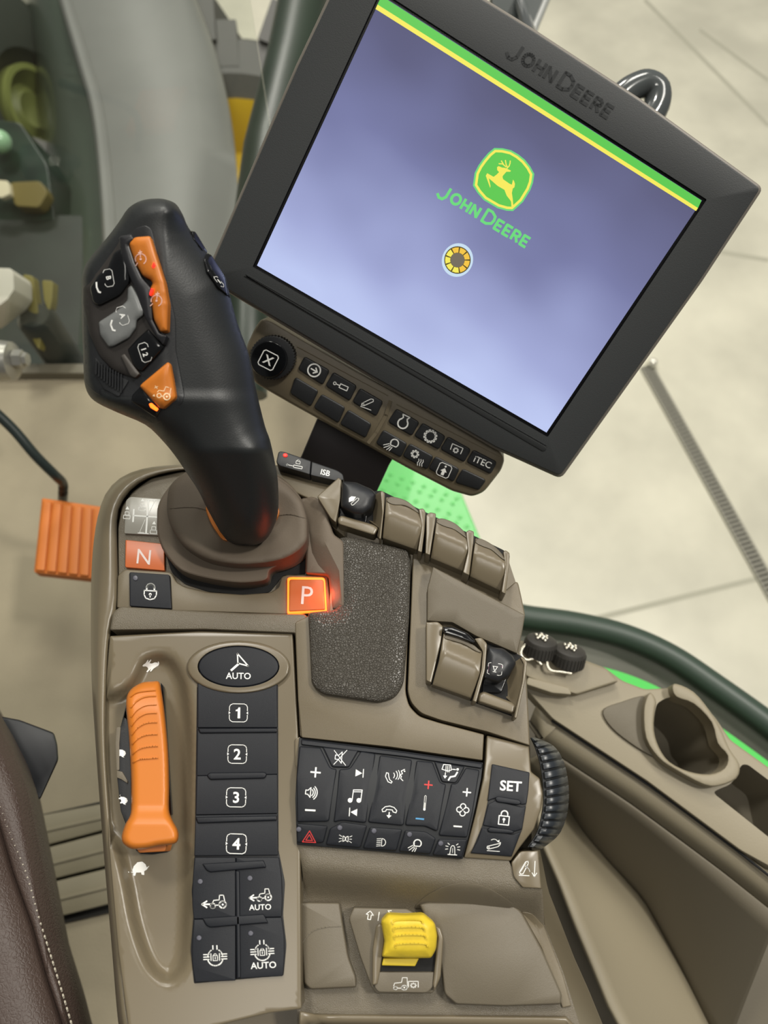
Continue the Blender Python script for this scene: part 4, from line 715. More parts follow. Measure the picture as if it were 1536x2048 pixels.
# ------------------------------------------------------------------ fins and covers of the lever banks
def fin(pts, h): m = MB(TANS); m.slab(z5(*pts), h, 22, 5, 1.8, bm=1); m.build('divider_fin', con)
for pts, h in (([(100, 275), (228, 163, 8), (245, 178, 5), (240, 290), (212, 430, 4), (182, 405)], 15), ([(474, 244), (488, 242, 4), (502, 258, 6), (497, 360), (478, 527, 3), (466, 524, 3), (484, 370)], 17), ([(700, 350, 6), (728, 345, 8), (742, 365, 6), (736, 480), (720, 606, 3), (695, 598, 3), (718, 450)], 19), ([(745, 385, 8), (770, 368, 8), (803, 376, 6), (800, 420), (768, 622, 3), (740, 612, 3), (745, 500)], 20), ([(980, 485, 8), (1000, 472, 8), (1028, 482, 8), (1026, 540), (1000, 742, 3), (962, 724, 3), (992, 600)], 20), ([(1200, 600, 8), (1215, 592, 6), (1238, 608, 8), (1236, 680), (1215, 852, 3), (1190, 840, 3), (1212, 700)], 19),
               ([(745, 1018, 6), (815, 1015, 14), (845, 1042, 10), (832, 1150), (776, 1376, 4), (746, 1362, 4)], 15), ([(1030, 1115, 8), (1072, 1108, 14), (1106, 1145, 12), (1094, 1300), (1042, 1492, 3), (1020, 1482, 3), (1070, 1300), (1080, 1190)], 17), ([(1300, 1226, 8), (1318, 1222, 10), (1343, 1255, 12), (1330, 1360), (1280, 1588, 3), (1264, 1580, 3), (1312, 1370), (1322, 1265)], 15)):
    fin(pts, h)
for pts, x0, x1, h0, h1 in (([(380, 400), (420, 300), (452, 258), (474, 246), (484, 370), (468, 524, 3), (455, 505), (466, 460)], 420, 485, 3, 16), ([(1180, 1430), (1240, 1330), (1272, 1250), (1300, 1230), (1320, 1268), (1310, 1370), (1264, 1578, 3), (1250, 1560), (1280, 1520)], 1200, 1320, 3, 14)):
    a_ = z5((x0, 0), (x1, 0)); m = MB(TANS); m.slab(z5(*pts), lambda x, y: h0 + (h1 - h0) * max(0, min(1, (x - a_[0][0]) / (a_[1][0] - a_[0][0]))), 3, 0, 1, step=6); m.build('divider_wall', con)
def cover(pts, lab, crest):
    P = z5(*pts); ys = [p[1] for p in P]; y0, y1 = min(ys), max(ys); slope = .42
    x0 = min(p[0] for p in P)
    def H(x, y):
        u = (y - (x - x0) * slope - y0) / (y1 - y0 - 30 * slope); u = max(0, min(1, u)); return 8 + 13 * math.cos(u * 1.45) + (2.2 * (u - .25) * 8 if u < .25 else 0)
    c = (sum(p[0] for p in P) / len(P), sum(p[1] for p in P) / len(P)); t = thing('lever_blank', lab, 'blank cover', onz(c[0], c[1], Z0 + .005), 'tan curved blank covers in the lever banks')
    m = MB(TANS); m.slab(P, H, 10, 4, 2, bm=1.2, step=8); m.build('curved_face', t, sharp=75)
    C = z5(*crest); m = MB(TAND); m.slab(smooth(C, 4), lambda x, y: H(x, y) + 1.0, 3, 0, 1.5, bm=1, step=8); m.build('crest', t, sharp=75)
cover([(508, 278, 10), (600, 292, 30), (665, 330, 20), (716, 382, 8), (720, 460), (692, 594, 3), (486, 522, 3), (500, 400)], 'tan curved blank cover right beside the black lever of the upper row', [(512, 300), (540, 276), (620, 296), (680, 340), (714, 380), (690, 368), (620, 330), (550, 322)])
cover([(806, 402, 10), (890, 422, 30), (960, 468, 20), (1000, 530, 10), (990, 600), (962, 720, 3), (770, 640, 3), (795, 500)], 'tan curved blank cover in the middle of the upper row', [(806, 425), (835, 404), (910, 430), (965, 478), (998, 528), (975, 515), (910, 470), (850, 450)])
cover([(1036, 520, 10), (1110, 545, 30), (1180, 600, 20), (1216, 655, 10), (1210, 720), (1186, 836, 3), (1002, 748, 3), (1022, 620)], 'tan curved blank cover at the right end of the upper row', [(1036, 545), (1060, 522), (1130, 555), (1185, 605), (1212, 650), (1190, 640), (1130, 590), (1080, 570)])
cover([(848, 1078, 8), (910, 1092), (1000, 1135, 20), (1076, 1192, 12), (1062, 1320), (1012, 1470, 3), (780, 1388, 3), (822, 1240)], 'glossy tan curved blank cover of the lower lever pair', [(850, 1110), (880, 1085), (960, 1112), (1030, 1155), (1070, 1195), (1040, 1190), (970, 1150), (900, 1128)])
def lever(pts, lip, cav, lab, ic, h, back=None):
    P = z5(*pts); c = (sum(p[0] for p in P) / len(P), sum(p[1] for p in P) / len(P)); t = thing('hydraulic_lever', lab, 'lever', onz(c[0], c[1], Z0 + .005), 'black hydraulic finger levers')
    po = rounded(P, 5); m = MB(BLK, WHT, MAG); Hf = lambda x, y: h + 3 * min(1, edged(x, y, po) / 14)
    m.slab(P, Hf, 14, 5, 4, bm=3, step=7); ic(m, Hf); m.build('finger_tab', t, sharp=70)
    m = MB(TANS); m.slab(z5(*lip), h - 4, 8, 6, 4, bm=3); m.build('front_lip', t)
    m = MB(BLKG); m.slab(z5(*cav), h - 8, 6, 4, 2); m.build('lever_stem', t)
lever([(250, 185, 10), (330, 190, 10), (425, 232, 14), (450, 262, 12), (425, 345, 16), (372, 384, 16), (320, 380, 16), (240, 338, 16)], [(220, 405, 8), (245, 386, 8), (430, 440, 12), (466, 462, 8), (440, 508, 10), (225, 440, 8)], [(230, 340), (400, 380), (390, 430), (230, 400)], 'black finger lever with cylinder symbol at the left end of the upper row', lambda m, H: m.icon(z5, 322, 302, 30, 0, [('l', [(-.5, -.8), (-.7, -.5), (.5, .6), (.85, .55), (.8, .2), (-.2, -.75)], .1, 1), ('f', [(-1.1, .6), (-1.1, -.2), (-.2, .1), (.3, .85), (-.6, .95)])], H, 1, wk=1), 18)
bpy.data.materials['white_print']
def vicon(m, H):
    m.icon(z5, 1152, 1294, 34, 8, [('f', [(-1.15, .75), (1.15, .75), (1.15, -.75), (-1.15, -.75)])], H, 2)
    m.icon(z5, 1152, 1294, 34, 8, [('l', [(-1.25, .3), (-1.25, .85), (-.9, 1), (.9, 1), (1.25, .85), (1.25, .3)], .1), ('l', [(-1.25, -.3), (-1.25, -.85), (-.9, -1), (.9, -1), (1.25, -.85), (1.25, -.3)], .1), ('l', [(-.35, .4), (0, -.4), (.35, .4)], .12), ('l', [(-.45, .45), (.45, .45)], .1), ('l', [(-.3, -.5), (.3, -.5)], .1)], H, 1, up=.2)
lever([(1112, 1162, 10), (1200, 1172, 14), (1258, 1215, 14), (1278, 1262, 14), (1235, 1338, 14), (1170, 1376, 16), (1082, 1350, 10), (1098, 1225)], [(1055, 1440, 8), (1085, 1425, 8), (1250, 1490, 12), (1283, 1512, 8), (1262, 1560, 12), (1048, 1488, 6)], [(1080, 1345), (1230, 1330), (1190, 1435), (1075, 1432)], 'black finger lever with purple square symbol beside the thumbwheel side', vicon, 16)
m = MB(BLKG); m.slab(z5((846, 1045, 6), (900, 1045, 14), (990, 1080, 14), (1035, 1125, 6), (1030, 1145), (940, 1110), (848, 1082)), 20, 10, 0, 3, bm=2); m.build('roller', con, label='black roller edge')
# thumbwheel
inner = smooth(z7((1282, 92), (1310, 150), (1333, 230), (1347, 330), (1350, 420), (1338, 500), (1314, 580), (1268, 650)), 10, False)
outr = smooth(z7((1300, 86), (1400, 130), (1452, 205), (1476, 300), (1482, 400), (1468, 500), (1428, 590), (1340, 662)), 10, False)
t = thing('thumbwheel', 'large ribbed black thumbwheel on the right edge of the armrest', 'dial', onz(1095, 1590, Z0 - .02))
def wrow(f, h): return [(a[0] * (1 - f) + b[0] * f, a[1] * (1 - f) + b[1] * f, h) for a, b in zip(inner, outr)]
TW = mat('thumbwheel_rubber', (40, 44, 49), .32)
m = MB(mat('wheel_core', (16, 18, 20), .5)); m.loft([wrow(-.03, -25), wrow(0, 2), wrow(.3, 3.0), wrow(.6, 0), wrow(.85, -7), wrow(.97, -16), wrow(.95, -40)]); m.build('core', t)
nI = len(inner); K = 15
for k in range(K):
    i0 = k * (nI - 1) / K + .45; i1 = (k + 1) * (nI - 1) / K - .25
    def at(i, f):
        j = min(int(i), nI - 2); g = i - j; a = lerp(inner[j], inner[j + 1], g); b = lerp(outr[j], outr[j + 1], g); return lerp(a, b, f)
    im = (i0 + i1) / 2; fr_ = (0, .12, .35, .6, .82, .98); hh_ = (1.5, 4.6, 5, 2.2, -5, -15)
    m = MB(TW) if k == 0 else m
    rows = []
    for ii, dh in ((i0, -2.4), (i0 + .45, -.3), (im, 0), (i1 - .45, -.3), (i1, -2.4)): rows.append([(*at(ii, f), h + dh) for f, h in zip(fr_, hh_)])
    m.loft(rows)
m.build('ribbed_grip', t, sharp=50)

# ------------------------------------------------------------------ throttle lever (orange)
thr = thing('speed_lever', 'long orange grooved speed lever in the left trough', 'lever', onz(305, 1560, Z0 - .01))
tp = smooth(z6((290, 620), (360, 578), (430, 568), (482, 572), (500, 640), (522, 800), (545, 1050), (553, 1300), (552, 1460), (575, 1535), (612, 1605), (618, 1660), (590, 1702), (480, 1718), (380, 1738), (290, 1738), (232, 1700), (222, 1645), (248, 1565), (284, 1490), (288, 1350), (286, 1200), (272, 950), (255, 780), (256, 680)), 4)
def hT(x, y):
    e = min(1, edged(x, y, tp) / 13); foot = max(0, min(1, (y - 1610) / 40)); top = max(0, min(1, (1430 - y) / 60))
    xs = (x - 262) / 70
    return 13 + 5.5 * math.sqrt(max(0, 1 - (1 - e) ** 2)) + 5 * foot * foot * (3 - 2 * foot) - 5 * top * top
m = MB(ORG); m.slab(tp, hT, 14, 0, 3, bm=3, step=5, taper=16)
for k, ys in enumerate(((660, 628), (735, 668), (800, 728), (862, 786), (925, 852), (992, 935), (1062, 1018), (1122, 1100))):
    x0 = 272 + k * 2.2; g = smooth(z6((x0 + 10, ys[0] + 14), (x0 + 50, (ys[0] + ys[1]) / 2 + 2), (x0 + 110, ys[1] + 6), (x0 + 185, ys[1])), 4, False)
    m.stroke(g, 2.2, hT, 0, up=.75)
m.build('grip', thr, sharp=60)
m = MB(mat('orange_stem', (196, 112, 40), .5)); m.slab(z6((320, 1720), (540, 1700), (525, 1755, 14), (340, 1765, 14)), 4, 10, 0, 2); m.build('stem', thr)  # stem has its own orange, close to that of the grip
m = MB(BLKG); m.slab(z6((300, 1725), (550, 1700), (545, 1760, 10), (440, 1776, 14), (350, 1772, 14)), -6, 4, 0, 0); m.slab(z6((494, 575), (510, 600), (570, 1500), (540, 1500)), -5, 3, 3, 0); m.build('lever_slot', con)
pl_ = z6((252, 735, 4), (272, 900), (288, 1200), (290, 1500), (262, 1590, 10), (240, 1540, 8), (214, 1470, 8), (190, 1240, 6), (188, 930, 8), (215, 880, 6))
m = MB(BLK, WHT, TAND); m.slab(pl_, 4, 10, 0, 1.5); m.icon(z6, 222, 1065, 44, 75, 'turtle', 4, 1, sx=.9, up=.2); m.icon(z6, 234, 1395, 44, 75, 'turtle', 4, 1, sx=.9, up=.2)
m.slab(z6((186, 1190, 4), (225, 1200, 4), (262, 1262, 3), (262, 1280, 3), (215, 1250, 3), (188, 1240, 3)), 5, 2, 0, .6, mi=2); m.slab(z6((183, 890), (215, 885), (205, 1000), (205, 1190), (184, 1190), (176, 1000)), 4.6, 3, 3, .8, mi=2); m.build('range_plate', con)

# ------------------------------------------------------------------ yellow switch
t = thing('rocker_switch', 'chunky yellow ribbed safety switch in the lower tray', 'switch', onz(815, 1880, Z0 - .01))
yp = z9((500, 378, 12), (590, 383), (684, 378, 14), (742, 425, 14), (754, 490, 10), (748, 560, 20), (722, 604, 10), (600, 606), (470, 600, 6), (484, 520, 12), (465, 415, 12)); yo = rounded(yp, 0)
hy = lambda x, y: 3 + 4.0 * min(1, edged(x, y, yo) / 16) + 3 * max(0, min(1, (1900 - y) / 60))
m = MB(YEL); m.slab(yp, hy, 10, 0, 4, bm=2.5, step=6)
for i, yy in enumerate((410, 448, 488, 532)):
    a = 525 + i * 5; b = 668 + i * 8; g = smooth(z9((a, yy + 18), (a + 8, yy + 2), ((a + b) / 2, yy - 4), (b, yy), (b + 14, yy + 16)), 4, False)
    m.stroke(g, 3.0, hy, 0, up=.9); 
m.build('thumb_cap', t, sharp=60)
m = MB(mat('yellow_side', (204, 178, 40), .5)); m.slab(z9((478, 606), (660, 606), (640, 646, 4), (470, 642, 4)), -3, 6, 0, 1.5); m.build('switch_stem', t)

# ------------------------------------------------------------------ joystick
jo = [(312, 397), (332, 399), (352, 408), (366, 430), (377, 455), (410, 500), (436, 536), (451, 559), (459, 588), (475, 647), (495, 700), (504, 735), (514, 787), (530, 852), (540, 880), (551, 931), (556, 965), (557, 1015), (551, 1045), (537, 1073), (520, 1087), (496, 1091), (454, 1081), (417, 1022), (397, 982), (370, 941), (349, 910), (322, 878), (290, 849), (237, 826), (195, 806), (177, 789), (169, 765), (167, 732), (164, 657), (163, 582), (166, 543), (179, 517), (215, 474), (237, 445), (257, 416), (283, 401)]
js = smooth(jo, 3)
def Rj(x, y):
    if y > 860: return 62
    if x > 330 and y > 440: return 100 if y < 740 else 88
    if y < 440: return 34
    if y > 780: return 26
    return 20
def mix(a, b, t): t = max(0, min(1, t)); return a + (b - a) * t
RJ = [Rj(x, y) for x, y in js]
for _ in range(4): RJ = [(RJ[i - 1] + RJ[i] + RJ[(i + 1) % len(RJ)]) / 3 for i in range(len(RJ))]
BC = {}
def bulge(x, y):
    k = (round(x, 1), round(y, 1))
    if k in BC: return BC[k]
    if not inside(x, y, js): BC[k] = 0; return 0
    best = 1.0
    for i in range(len(js)):
        ax_, ay = js[i - 1]; bx, by = js[i]; dx, dy = bx - ax_, by - ay; L = dx * dx + dy * dy
        tt = 0 if L == 0 else max(0, min(1, ((x - ax_) * dx + (y - ay) * dy) / L)); d = math.hypot(x - ax_ - tt * dx, y - ay - tt * dy)
        u = min(1, d / (RJ[i - 1] * (1 - tt) + RJ[i] * tt)); b = math.sqrt(max(0, 1 - (1 - u) ** 2)) if u < 1 else 1
        if b < best: best = b
    BC[k] = best * mix(.016, .024, (y - 780) / 120); return BC[k]
def jbase(x, y): return mix(.358, .372, (y - 420) / 380) + mix(0, .062, (y - 800) / 290) + (300 - min(x, 330)) * .00005 + max(0, x - 330) * .00008 * (1 if y < 800 else max(0, 1 - (y - 800) / 100))
JF = DF(lambda x, y: jbase(x, y) - bulge(x, y))
joy = thing('joystick', 'black contoured joystick with orange buttons and brown rubber boot', 'joystick', onz(480, 1090, Z0 - .008))
extra = []
for d_ in (1.2, 3, 6, 10, 15):
    for p in inset(js, d_):
        if inside(p[0], p[1], js) and edged(p[0], p[1], js) > d_ * .8: extra.append(p)
vs, fs, mp = tri(js, (), 8, extra)
m = MB(mat('grip_soft_black', (31, 33, 34), .45, .3, 1300, dist=.0002)); nb = set(mp[i] for i in range(len(js)))
front = [ond(x, y, jbase(x, y) - (0 if i in nb else bulge(x, y))) for i, (x, y) in enumerate(vs)]
back = [ond(x, y, jbase(x, y) + (0 if i in nb else bulge(x, y) * 1.5)) for i, (x, y) in enumerate(vs)]
m.add(front, fs); m.add(back, [f[::-1] for f in fs])
grip = m.build('grip_body', joy, sharp=85)
face = z2((110, 600, 10), (200, 500, 15), (285, 385, 10), (330, 292, 10), (400, 268, 14), (440, 232, 14), (495, 214, 20), (532, 240, 14), (552, 320), (600, 520), (652, 660, 30), (682, 800, 30), (684, 985, 20), (736, 1262, 12), (722, 1312, 12), (580, 1428, 14), (540, 1440, 10), (180, 1245, 30), (126, 1190, 20), (114, 900))
m = MB(BLK); m.slab(face, .3, 1.5, 0, 2, bm=.6, step=16, F=JF); m.build('face_plate', joy, sharp=70)
def jb(name, pts, h, mats, icons=(), b=3, bm=1.5, t=5, hf=None, **kw):
    P = z2(*pts); q = rounded(P, 0); hh = hf or (lambda x, y: h + 1.2 * min(1, edged(x, y, q) / 9)); m = MB(*mats, F=JF); m.slab(P, hh, t, 3, b, bm=bm, step=8)
    for ic in icons: m.icon(z2, *ic[:5], hh, mi=ic[5] if len(ic) > 5 else 1, skew=0)
    return m.build(name, joy, sharp=70, **kw)
jb('thumb_recess', [(112, 600, 10), (200, 505), (300, 370), (345, 300), (420, 420), (520, 700), (600, 900), (605, 960), (455, 1110), (430, 1160), (300, 1115, 30), (210, 1020, 30), (150, 880, 20), (112, 700)], .8, (mat('brown_black', (40, 36, 33), .6),), b=2, bm=.5, t=1)  # recess slightly browner than the black face plate
jb('button_b', [(300, 385, 14), (345, 362, 14), (388, 400, 10), (402, 560, 14), (345, 645, 30), (205, 716, 20), (170, 690, 20), (152, 600, 14), (205, 520, 20), (262, 480, 10)], 3.5, (BLKG, WHT), [(268, 540, 56, 80, [('l', [(-.95, -.3), (-.95, .3), (-.7, .5), (.7, .5), (.95, .3), (.95, -.3), (.7, -.5), (-.7, -.5)], .06, 1), ('t', 'B', 0, 0, .55, .06)]), (203, 600, 34, 0, [('l', [(-.3, .95), (-.25, .1), (.1, -.75), (.45, -.85)], .34)])], label='glossy black button')
jb('button_a', [(385, 602, 10), (408, 582, 10), (450, 640), (492, 745, 14), (478, 775, 10), (442, 800, 14), (436, 850, 10), (395, 910, 14), (300, 962, 14), (268, 966, 14), (215, 890, 20), (206, 812, 14), (325, 735, 14), (382, 680, 14)], 3.5, (GREYK, WHT), [(354, 772, 60, 72, [('l', [(-.95, -.3), (-.95, .3), (-.7, .5), (.7, .5), (.95, .3), (.95, -.3), (.7, -.5), (-.7, -.5)], .06, 1), ('t', 'A', 0, 0, .55, .06)]), (290, 835, 36, 0, [('l', [(-.05, .95), (-.25, .2), (.1, -.7), (.5, -.8)], .34)])], label='grey button')
jb('button_twelve', [(382, 980, 10), (440, 915), (512, 850, 6), (612, 958, 10), (592, 990), (475, 1115, 14), (455, 1112, 10), (420, 1082, 10)], 2.5, (BLKG, WHT), [(490, 998, 62, 72, [('l', [(-.95, -.3), (-.95, .3), (-.7, .5), (.7, .5), (.95, .3), (.95, -.3), (.7, -.5), (-.7, -.5)], .06, 1), ('t', '1 2', 0, 0, .52, .05)])])
jb('lever_edge', [(342, 1020, 10), (365, 1005, 8), (460, 1130, 8), (430, 1158, 14), (400, 1140)], 3, (mat('warm_grey', (74, 70, 66), .4),), b=1.5, bm=.8)  # edge in a lighter warm grey
m = MB(BLK, F=JF); m.slab(z2((186, 1030, 10), (250, 1110), (392, 1172, 10), (330, 1272, 14), (240, 1222), (178, 1120, 10)), .9, 1, 0, 1)
for k in range(10):
    x = 192 + k * 17; m.stroke(z2((x, 1052 + k * 9), (x - 2, 1130 + k * 14 - max(0, k - 5) * 3)), 3.2, 1.0, 0, up=.9)
m.build('ribbed_thumb_rest', joy, sharp=30)
jb('divider_plate', [(332, 292, 6), (345, 282, 6), (408, 272, 6), (425, 300), (395, 340), (430, 445), (475, 540), (528, 600), (540, 800), (580, 880), (628, 895, 10), (605, 955, 14), (560, 900), (495, 790), (440, 640), (350, 420)], 4.5, (mat('divider_black', (34, 34, 37), .4),), b=2, bm=1)
jb('cruise_rocker', [(390, 325, 20), (428, 290, 20), (525, 283, 14), (560, 395), (612, 560), (625, 625), (638, 700), (632, 868, 8), (586, 873, 14), (548, 800, 10), (532, 700), (524, 600), (540, 575), (528, 552), (478, 528, 10), (430, 445)], 5, (ORG, PINK), [(465, 425, 42, -5, 'ctrl'), (562, 680, 42, 8, 'ctrl')], b=3.5, bm=2, t=7)
m = MB(LEDR, F=JF); m.slab(z2((533, 470, 4), (545, 442, 4), (556, 462, 4), (543, 482, 4)), 6.6, 1, 0, .4); m.slab(z2((518, 640, 3), (530, 602, 3), (542, 610, 3), (524, 648, 3)), 6.8, 1, 0, .4); m.build('cruise_light', joy, label='small red lights')
jb('auto_key_base', [(412, 1262, 10), (470, 1200), (600, 1340), (560, 1400, 10), (545, 1392, 10), (408, 1300, 10)], .9, (BLKG,), b=1.5, bm=.5, t=1)
jb('auto_key', [(460, 1208, 12), (470, 1192, 10), (632, 1056, 12), (650, 1070, 10), (684, 1268, 12), (675, 1285, 10), (608, 1342, 10), (580, 1340, 12)], 3.2, (ORG, mat('cream_print', (246, 214, 170), .6)), [(604, 1240, 46, 15, 'tracauto')], b=3)
m = MB(LED, F=JF); m.slab(z2((516, 1314, 5), (532, 1308, 6), (573, 1344, 6), (562, 1360, 6), (524, 1336, 6)), 2.4, 1.5, 0, .8); m.build('amber_light', joy, label='lit amber indicator')
jb('side_rocker', [(855, 430, 10), (872, 385, 10), (900, 400), (975, 520), (985, 560), (1003, 650, 8), (940, 600), (870, 500)], 2.0, (BLKG, WHT), [(948, 562, 46, 50, [('l', [(-.95, -.15), (-.7, .18), (.7, .18), (.95, .0), (.7, -.22), (-.7, -.25)], .06, 1), ('l', [(-.35, 0), (.3, 0)], .12)])], b=2, bm=1)
jb('side_groove', [(768, 250, 5), (800, 255), (862, 360), (845, 372), (790, 300)], .8, (BLKG,), b=1.5, bm=.6)
# boot
m = MB(BOOT); bo = smooth(z4((396, 470), (402, 390), (440, 315), (520, 230), (700, 160), (900, 150), (1080, 195), (1200, 280), (1268, 400), (1262, 560), (1215, 700), (1110, 748), (1065, 775), (1050, 822), (990, 842), (850, 846), (650, 812), (525, 765), (440, 665), (400, 560)), 4)
m.slab(bo, 6, 16, 0, 5, bm=4); m.build('boot_flange', joy)
bt = smooth(z4((468, 285), (455, 400), (470, 490), (510, 570), (575, 640), (700, 708), (880, 738), (1080, 722), (1200, 680), (1276, 610), (1286, 530), (1280, 450), (1240, 345), (1120, 232), (900, 150), (640, 160), (530, 215)), 4)
cx_, cy_ = z4.p(950, 500)
def hb(x, y):
    e = min(1, edged(x, y, bt) / 16); d = math.hypot((x - cx_) / 118, (y - cy_) / 78); dip = max(0, 1 - d); return 15 + 5 * math.sqrt(max(0, 1 - (1 - e) ** 2)) - 9 * dip
m = MB(BOOT); m.slab(bt, hb, 18, 0, 3, bm=2.5, step=7); m.stroke(smooth(z4((458, 404), (560, 395), (640, 398), (690, 412)), 4, False), 1.3, hb, 0, up=.4); m.stroke(smooth(z4((1112, 446), (1180, 438), (1278, 462)), 4, False), 1.3, hb, 0, up=.4); m.build('boot', joy, sharp=75)
m = MB(ORG); m.slab(smooth(z4((686, 390), (700, 460), (745, 540), (806, 596), (950, 560), (1086, 488), (1113, 400), (1000, 330), (850, 310), (740, 340)), 4), lambda x, y: hb(x, y) + 2.5, 6, 0, 2, bm=1.5, step=12); m.build('orange_collar', joy, label='orange collar')
# red light spill is real: small red lamp inside the parking key frame
l = bpy.data.lights.new('parking_key_lamp', 'POINT'); l.energy = .011; l.color = (1, .12, .05); l.shadow_soft_size = .004; lo = bpy.data.objects.new('parking_key_lamp', l); COL.objects.link(lo); lo.location = CON.P(654.5, 1188, 6.5)

# ------------------------------------------------------------------ monitor
MC = Vector((.0502, .3298, CAMZ - .3164)); MN = Vector((-.1392, -.7159, .6840)); MF = PF(MC, MN)
mon = thing('monitor', 'black-framed touchscreen monitor with lit lavender start screen', 'monitor', MF.P(800, 900, -40))
outq = [(726, -153, 10), (1063, 55, 0), (1280, 197, 0), (1527, 376, 14), (1404, 563), (1122, 958, 14), (989, 898), (740, 755), (408, 556, 12), (475, 400), (592, 130)]
scr = [(764, -9), (1404, 401), (1093, 865), (514, 531)]
m = MB(RIM, F=MF); m.slab(outq, -3, 5.5, 0, 2.5, bm=2); m.build('rear_housing', mon)
bz = inset(rounded(outq, 0), 5)
m = MB(BEZ, F=MF); m.slab(bz, 1.2, 3.5, 0, 2, bm=1, holes=(rounded(inset(scr, -7), 3),)); m.build('bezel', mon)
m = MB(mat('bezel_inner_black', (20, 20, 22), .35), F=MF); sb = rounded(inset(scr, -7), 3); si = rounded(inset(scr, 0.0), 3)
m.slab(inset(scr, -9), -.4, 1.5, 3, 0); m.well(inset(scr, -7), 1.2, 1.6, r=3); m.build('screen_surround', mon)
m = MB(BEZ, mat('slot_dark', (34, 36, 37), .6), F=MF); gpt = [(486, 552, 3), (496, 549, 3), (1092, 893, 4), (1093, 900, 3), (1086, 904, 4)]
m.slab(gpt, 1.6, 1, 0, 2, bm=.5, mi=1); m.stroke([(492, 548), (1093, 890)], 2, 1.3, 0, up=.7); m.build('bezel_slot', mon)
m = MB(BEZD, F=MF)
# display
em = bpy.data.materials.new('display_glow'); em.use_nodes = True; nt = em.node_tree; b = nt.nodes['Principled BSDF']
b.inputs['Base Color'].default_value = (0.01, 0.01, 0.012, 1); b.inputs['Roughness'].default_value = .12
tc = nt.nodes.new('ShaderNodeTexCoord'); sp = nt.nodes.new('ShaderNodeSeparateXYZ'); nt.links.new(tc.outputs['UV'], sp.inputs[0])
rp = nt.nodes.new('ShaderNodeValToRGB'); e = rp.color_ramp.elements
e[0].position = 0; e[0].color = rgb(196, 208, 250); e[1].position = 1; e[1].color = rgb(84, 82, 108)
for p, c in ((.2, (168, 176, 222)), (.5, (124, 128, 172)), (.75, (100, 101, 136))): q = rp.color_ramp.elements.new(p); q.color = rgb(*c)
nz = nt.nodes.new('ShaderNodeTexNoise'); nz.inputs['Scale'].default_value = 3.2; nz.inputs['Detail'].default_value = 1; nt.links.new(tc.outputs['UV'], nz.inputs['Vector'])
ma = nt.nodes.new('ShaderNodeMath'); ma.operation = 'MULTIPLY_ADD'; ma.inputs[1].default_value = .35; nt.links.new(nz.outputs['Fac'], ma.inputs[0])
mb_ = nt.nodes.new('ShaderNodeMath'); mb_.operation = 'MULTIPLY_ADD'; mb_.inputs[1].default_value = .82; mb_.inputs[2].default_value = -.17; nt.links.new(sp.outputs['Y'], mb_.inputs[0]); nt.links.new(mb_.outputs[0], ma.inputs[2])
nt.links.new(ma.outputs[0], rp.inputs['Fac']); nt.links.new(rp.outputs['Color'], b.inputs['Emission Color']); b.inputs['Emission Strength'].default_value = .92
me = bpy.data.meshes.new('display'); pts = [MF.P(x, y, -.2) for x, y in (scr[3], scr[2], scr[1], scr[0])]; o = sum(pts, Vector()) / 4
bk = [p - MN * .001 for p in pts]
me.from_pydata([tuple(p - o) for p in pts + bk], [], [[0, 1, 2, 3], [7, 6, 5, 4], [0, 4, 5, 1], [1, 5, 6, 2], [2, 6, 7, 3], [3, 7, 4, 0]])
uv = me.uv_layers.new(name='UVMap')
for lp_, c in zip(range(4), ((0, 0), (1, 0), (1, 1), (0, 1))): uv.data[lp_].uv = c
me.materials.append(em); disp = bpy.data.objects.new('display', me); COL.objects.link(disp); disp.parent = mon; disp.location = o - WO[mon.name]; WO['display'] = o
def glow(n, c, s=.95): return mat(n, (10, 10, 10), .3, emit=c, es=s)
G1 = glow('px_green', (98, 206, 84)); G2 = glow('px_pale_green', (112, 222, 128)); Y1 = glow('px_yellow', (252, 240, 96)); Y2 = glow('px_amber', (250, 202, 72)); WB = glow('px_white', (205, 228, 246)); OL = glow('px_olive', (120, 112, 96)); GD = glow('px_edge_green', (120, 226, 120))
m = MB(G1, Y1, F=MF); m.flat([(763, -8), (1403, 401), (1396, 416), (755, 9)], .0, 0); m.flat([(755, 9), (1396, 416), (1392, 422), (751, 18)], .0, 1); m.build('screen_header', disp, recalc=False)
sh_ = [(815, 197), (905, 200), (1000, 222), (1080, 268), (1150, 325), (1210, 400), (1254, 482), (1240, 580), (1210, 660), (1130, 790), (1020, 890), (950, 886), (850, 858), (700, 770), (630, 690), (580, 610), (600, 470), (640, 390), (690, 320), (750, 250)]
m = MB(G2, Y1, G1, F=MF); S0 = zl(*sh_); m.flat(S0, .0, 0); m.flat(inset(S0, 3.6), .06, 1); m.flat(inset(S0, 8.6), .12, 2)
deer = [(847, 440), (845, 408), (862, 396), (900, 412), (930, 415), (960, 428), (998, 446), (990, 458), (948, 458), (915, 495), (905, 512), (912, 540), (980, 588), (1008, 600), (1020, 545), (1032, 560), (1042, 592), (1036, 628), (1018, 642), (1008, 690), (1018, 760), (1024, 830), (1012, 850), (1003, 848), (1000, 790), (990, 770), (952, 722), (926, 656), (850, 612), (800, 568), (755, 530), (774, 615), (770, 636), (722, 502), (737, 474), (808, 514), (842, 488), (868, 462)]
m.flat(zl(*deer), .18, 1)
for a in ([(950, 425), (978, 395), (988, 365), (990, 338)], [(962, 412), (945, 380), (937, 332)], [(945, 405), (905, 372), (866, 370)], [(915, 376), (893, 338)]): m.stroke(zl(*a), 2.2, .18, 1, F=MF)
m.build('screen_emblem', disp, recalc=False)
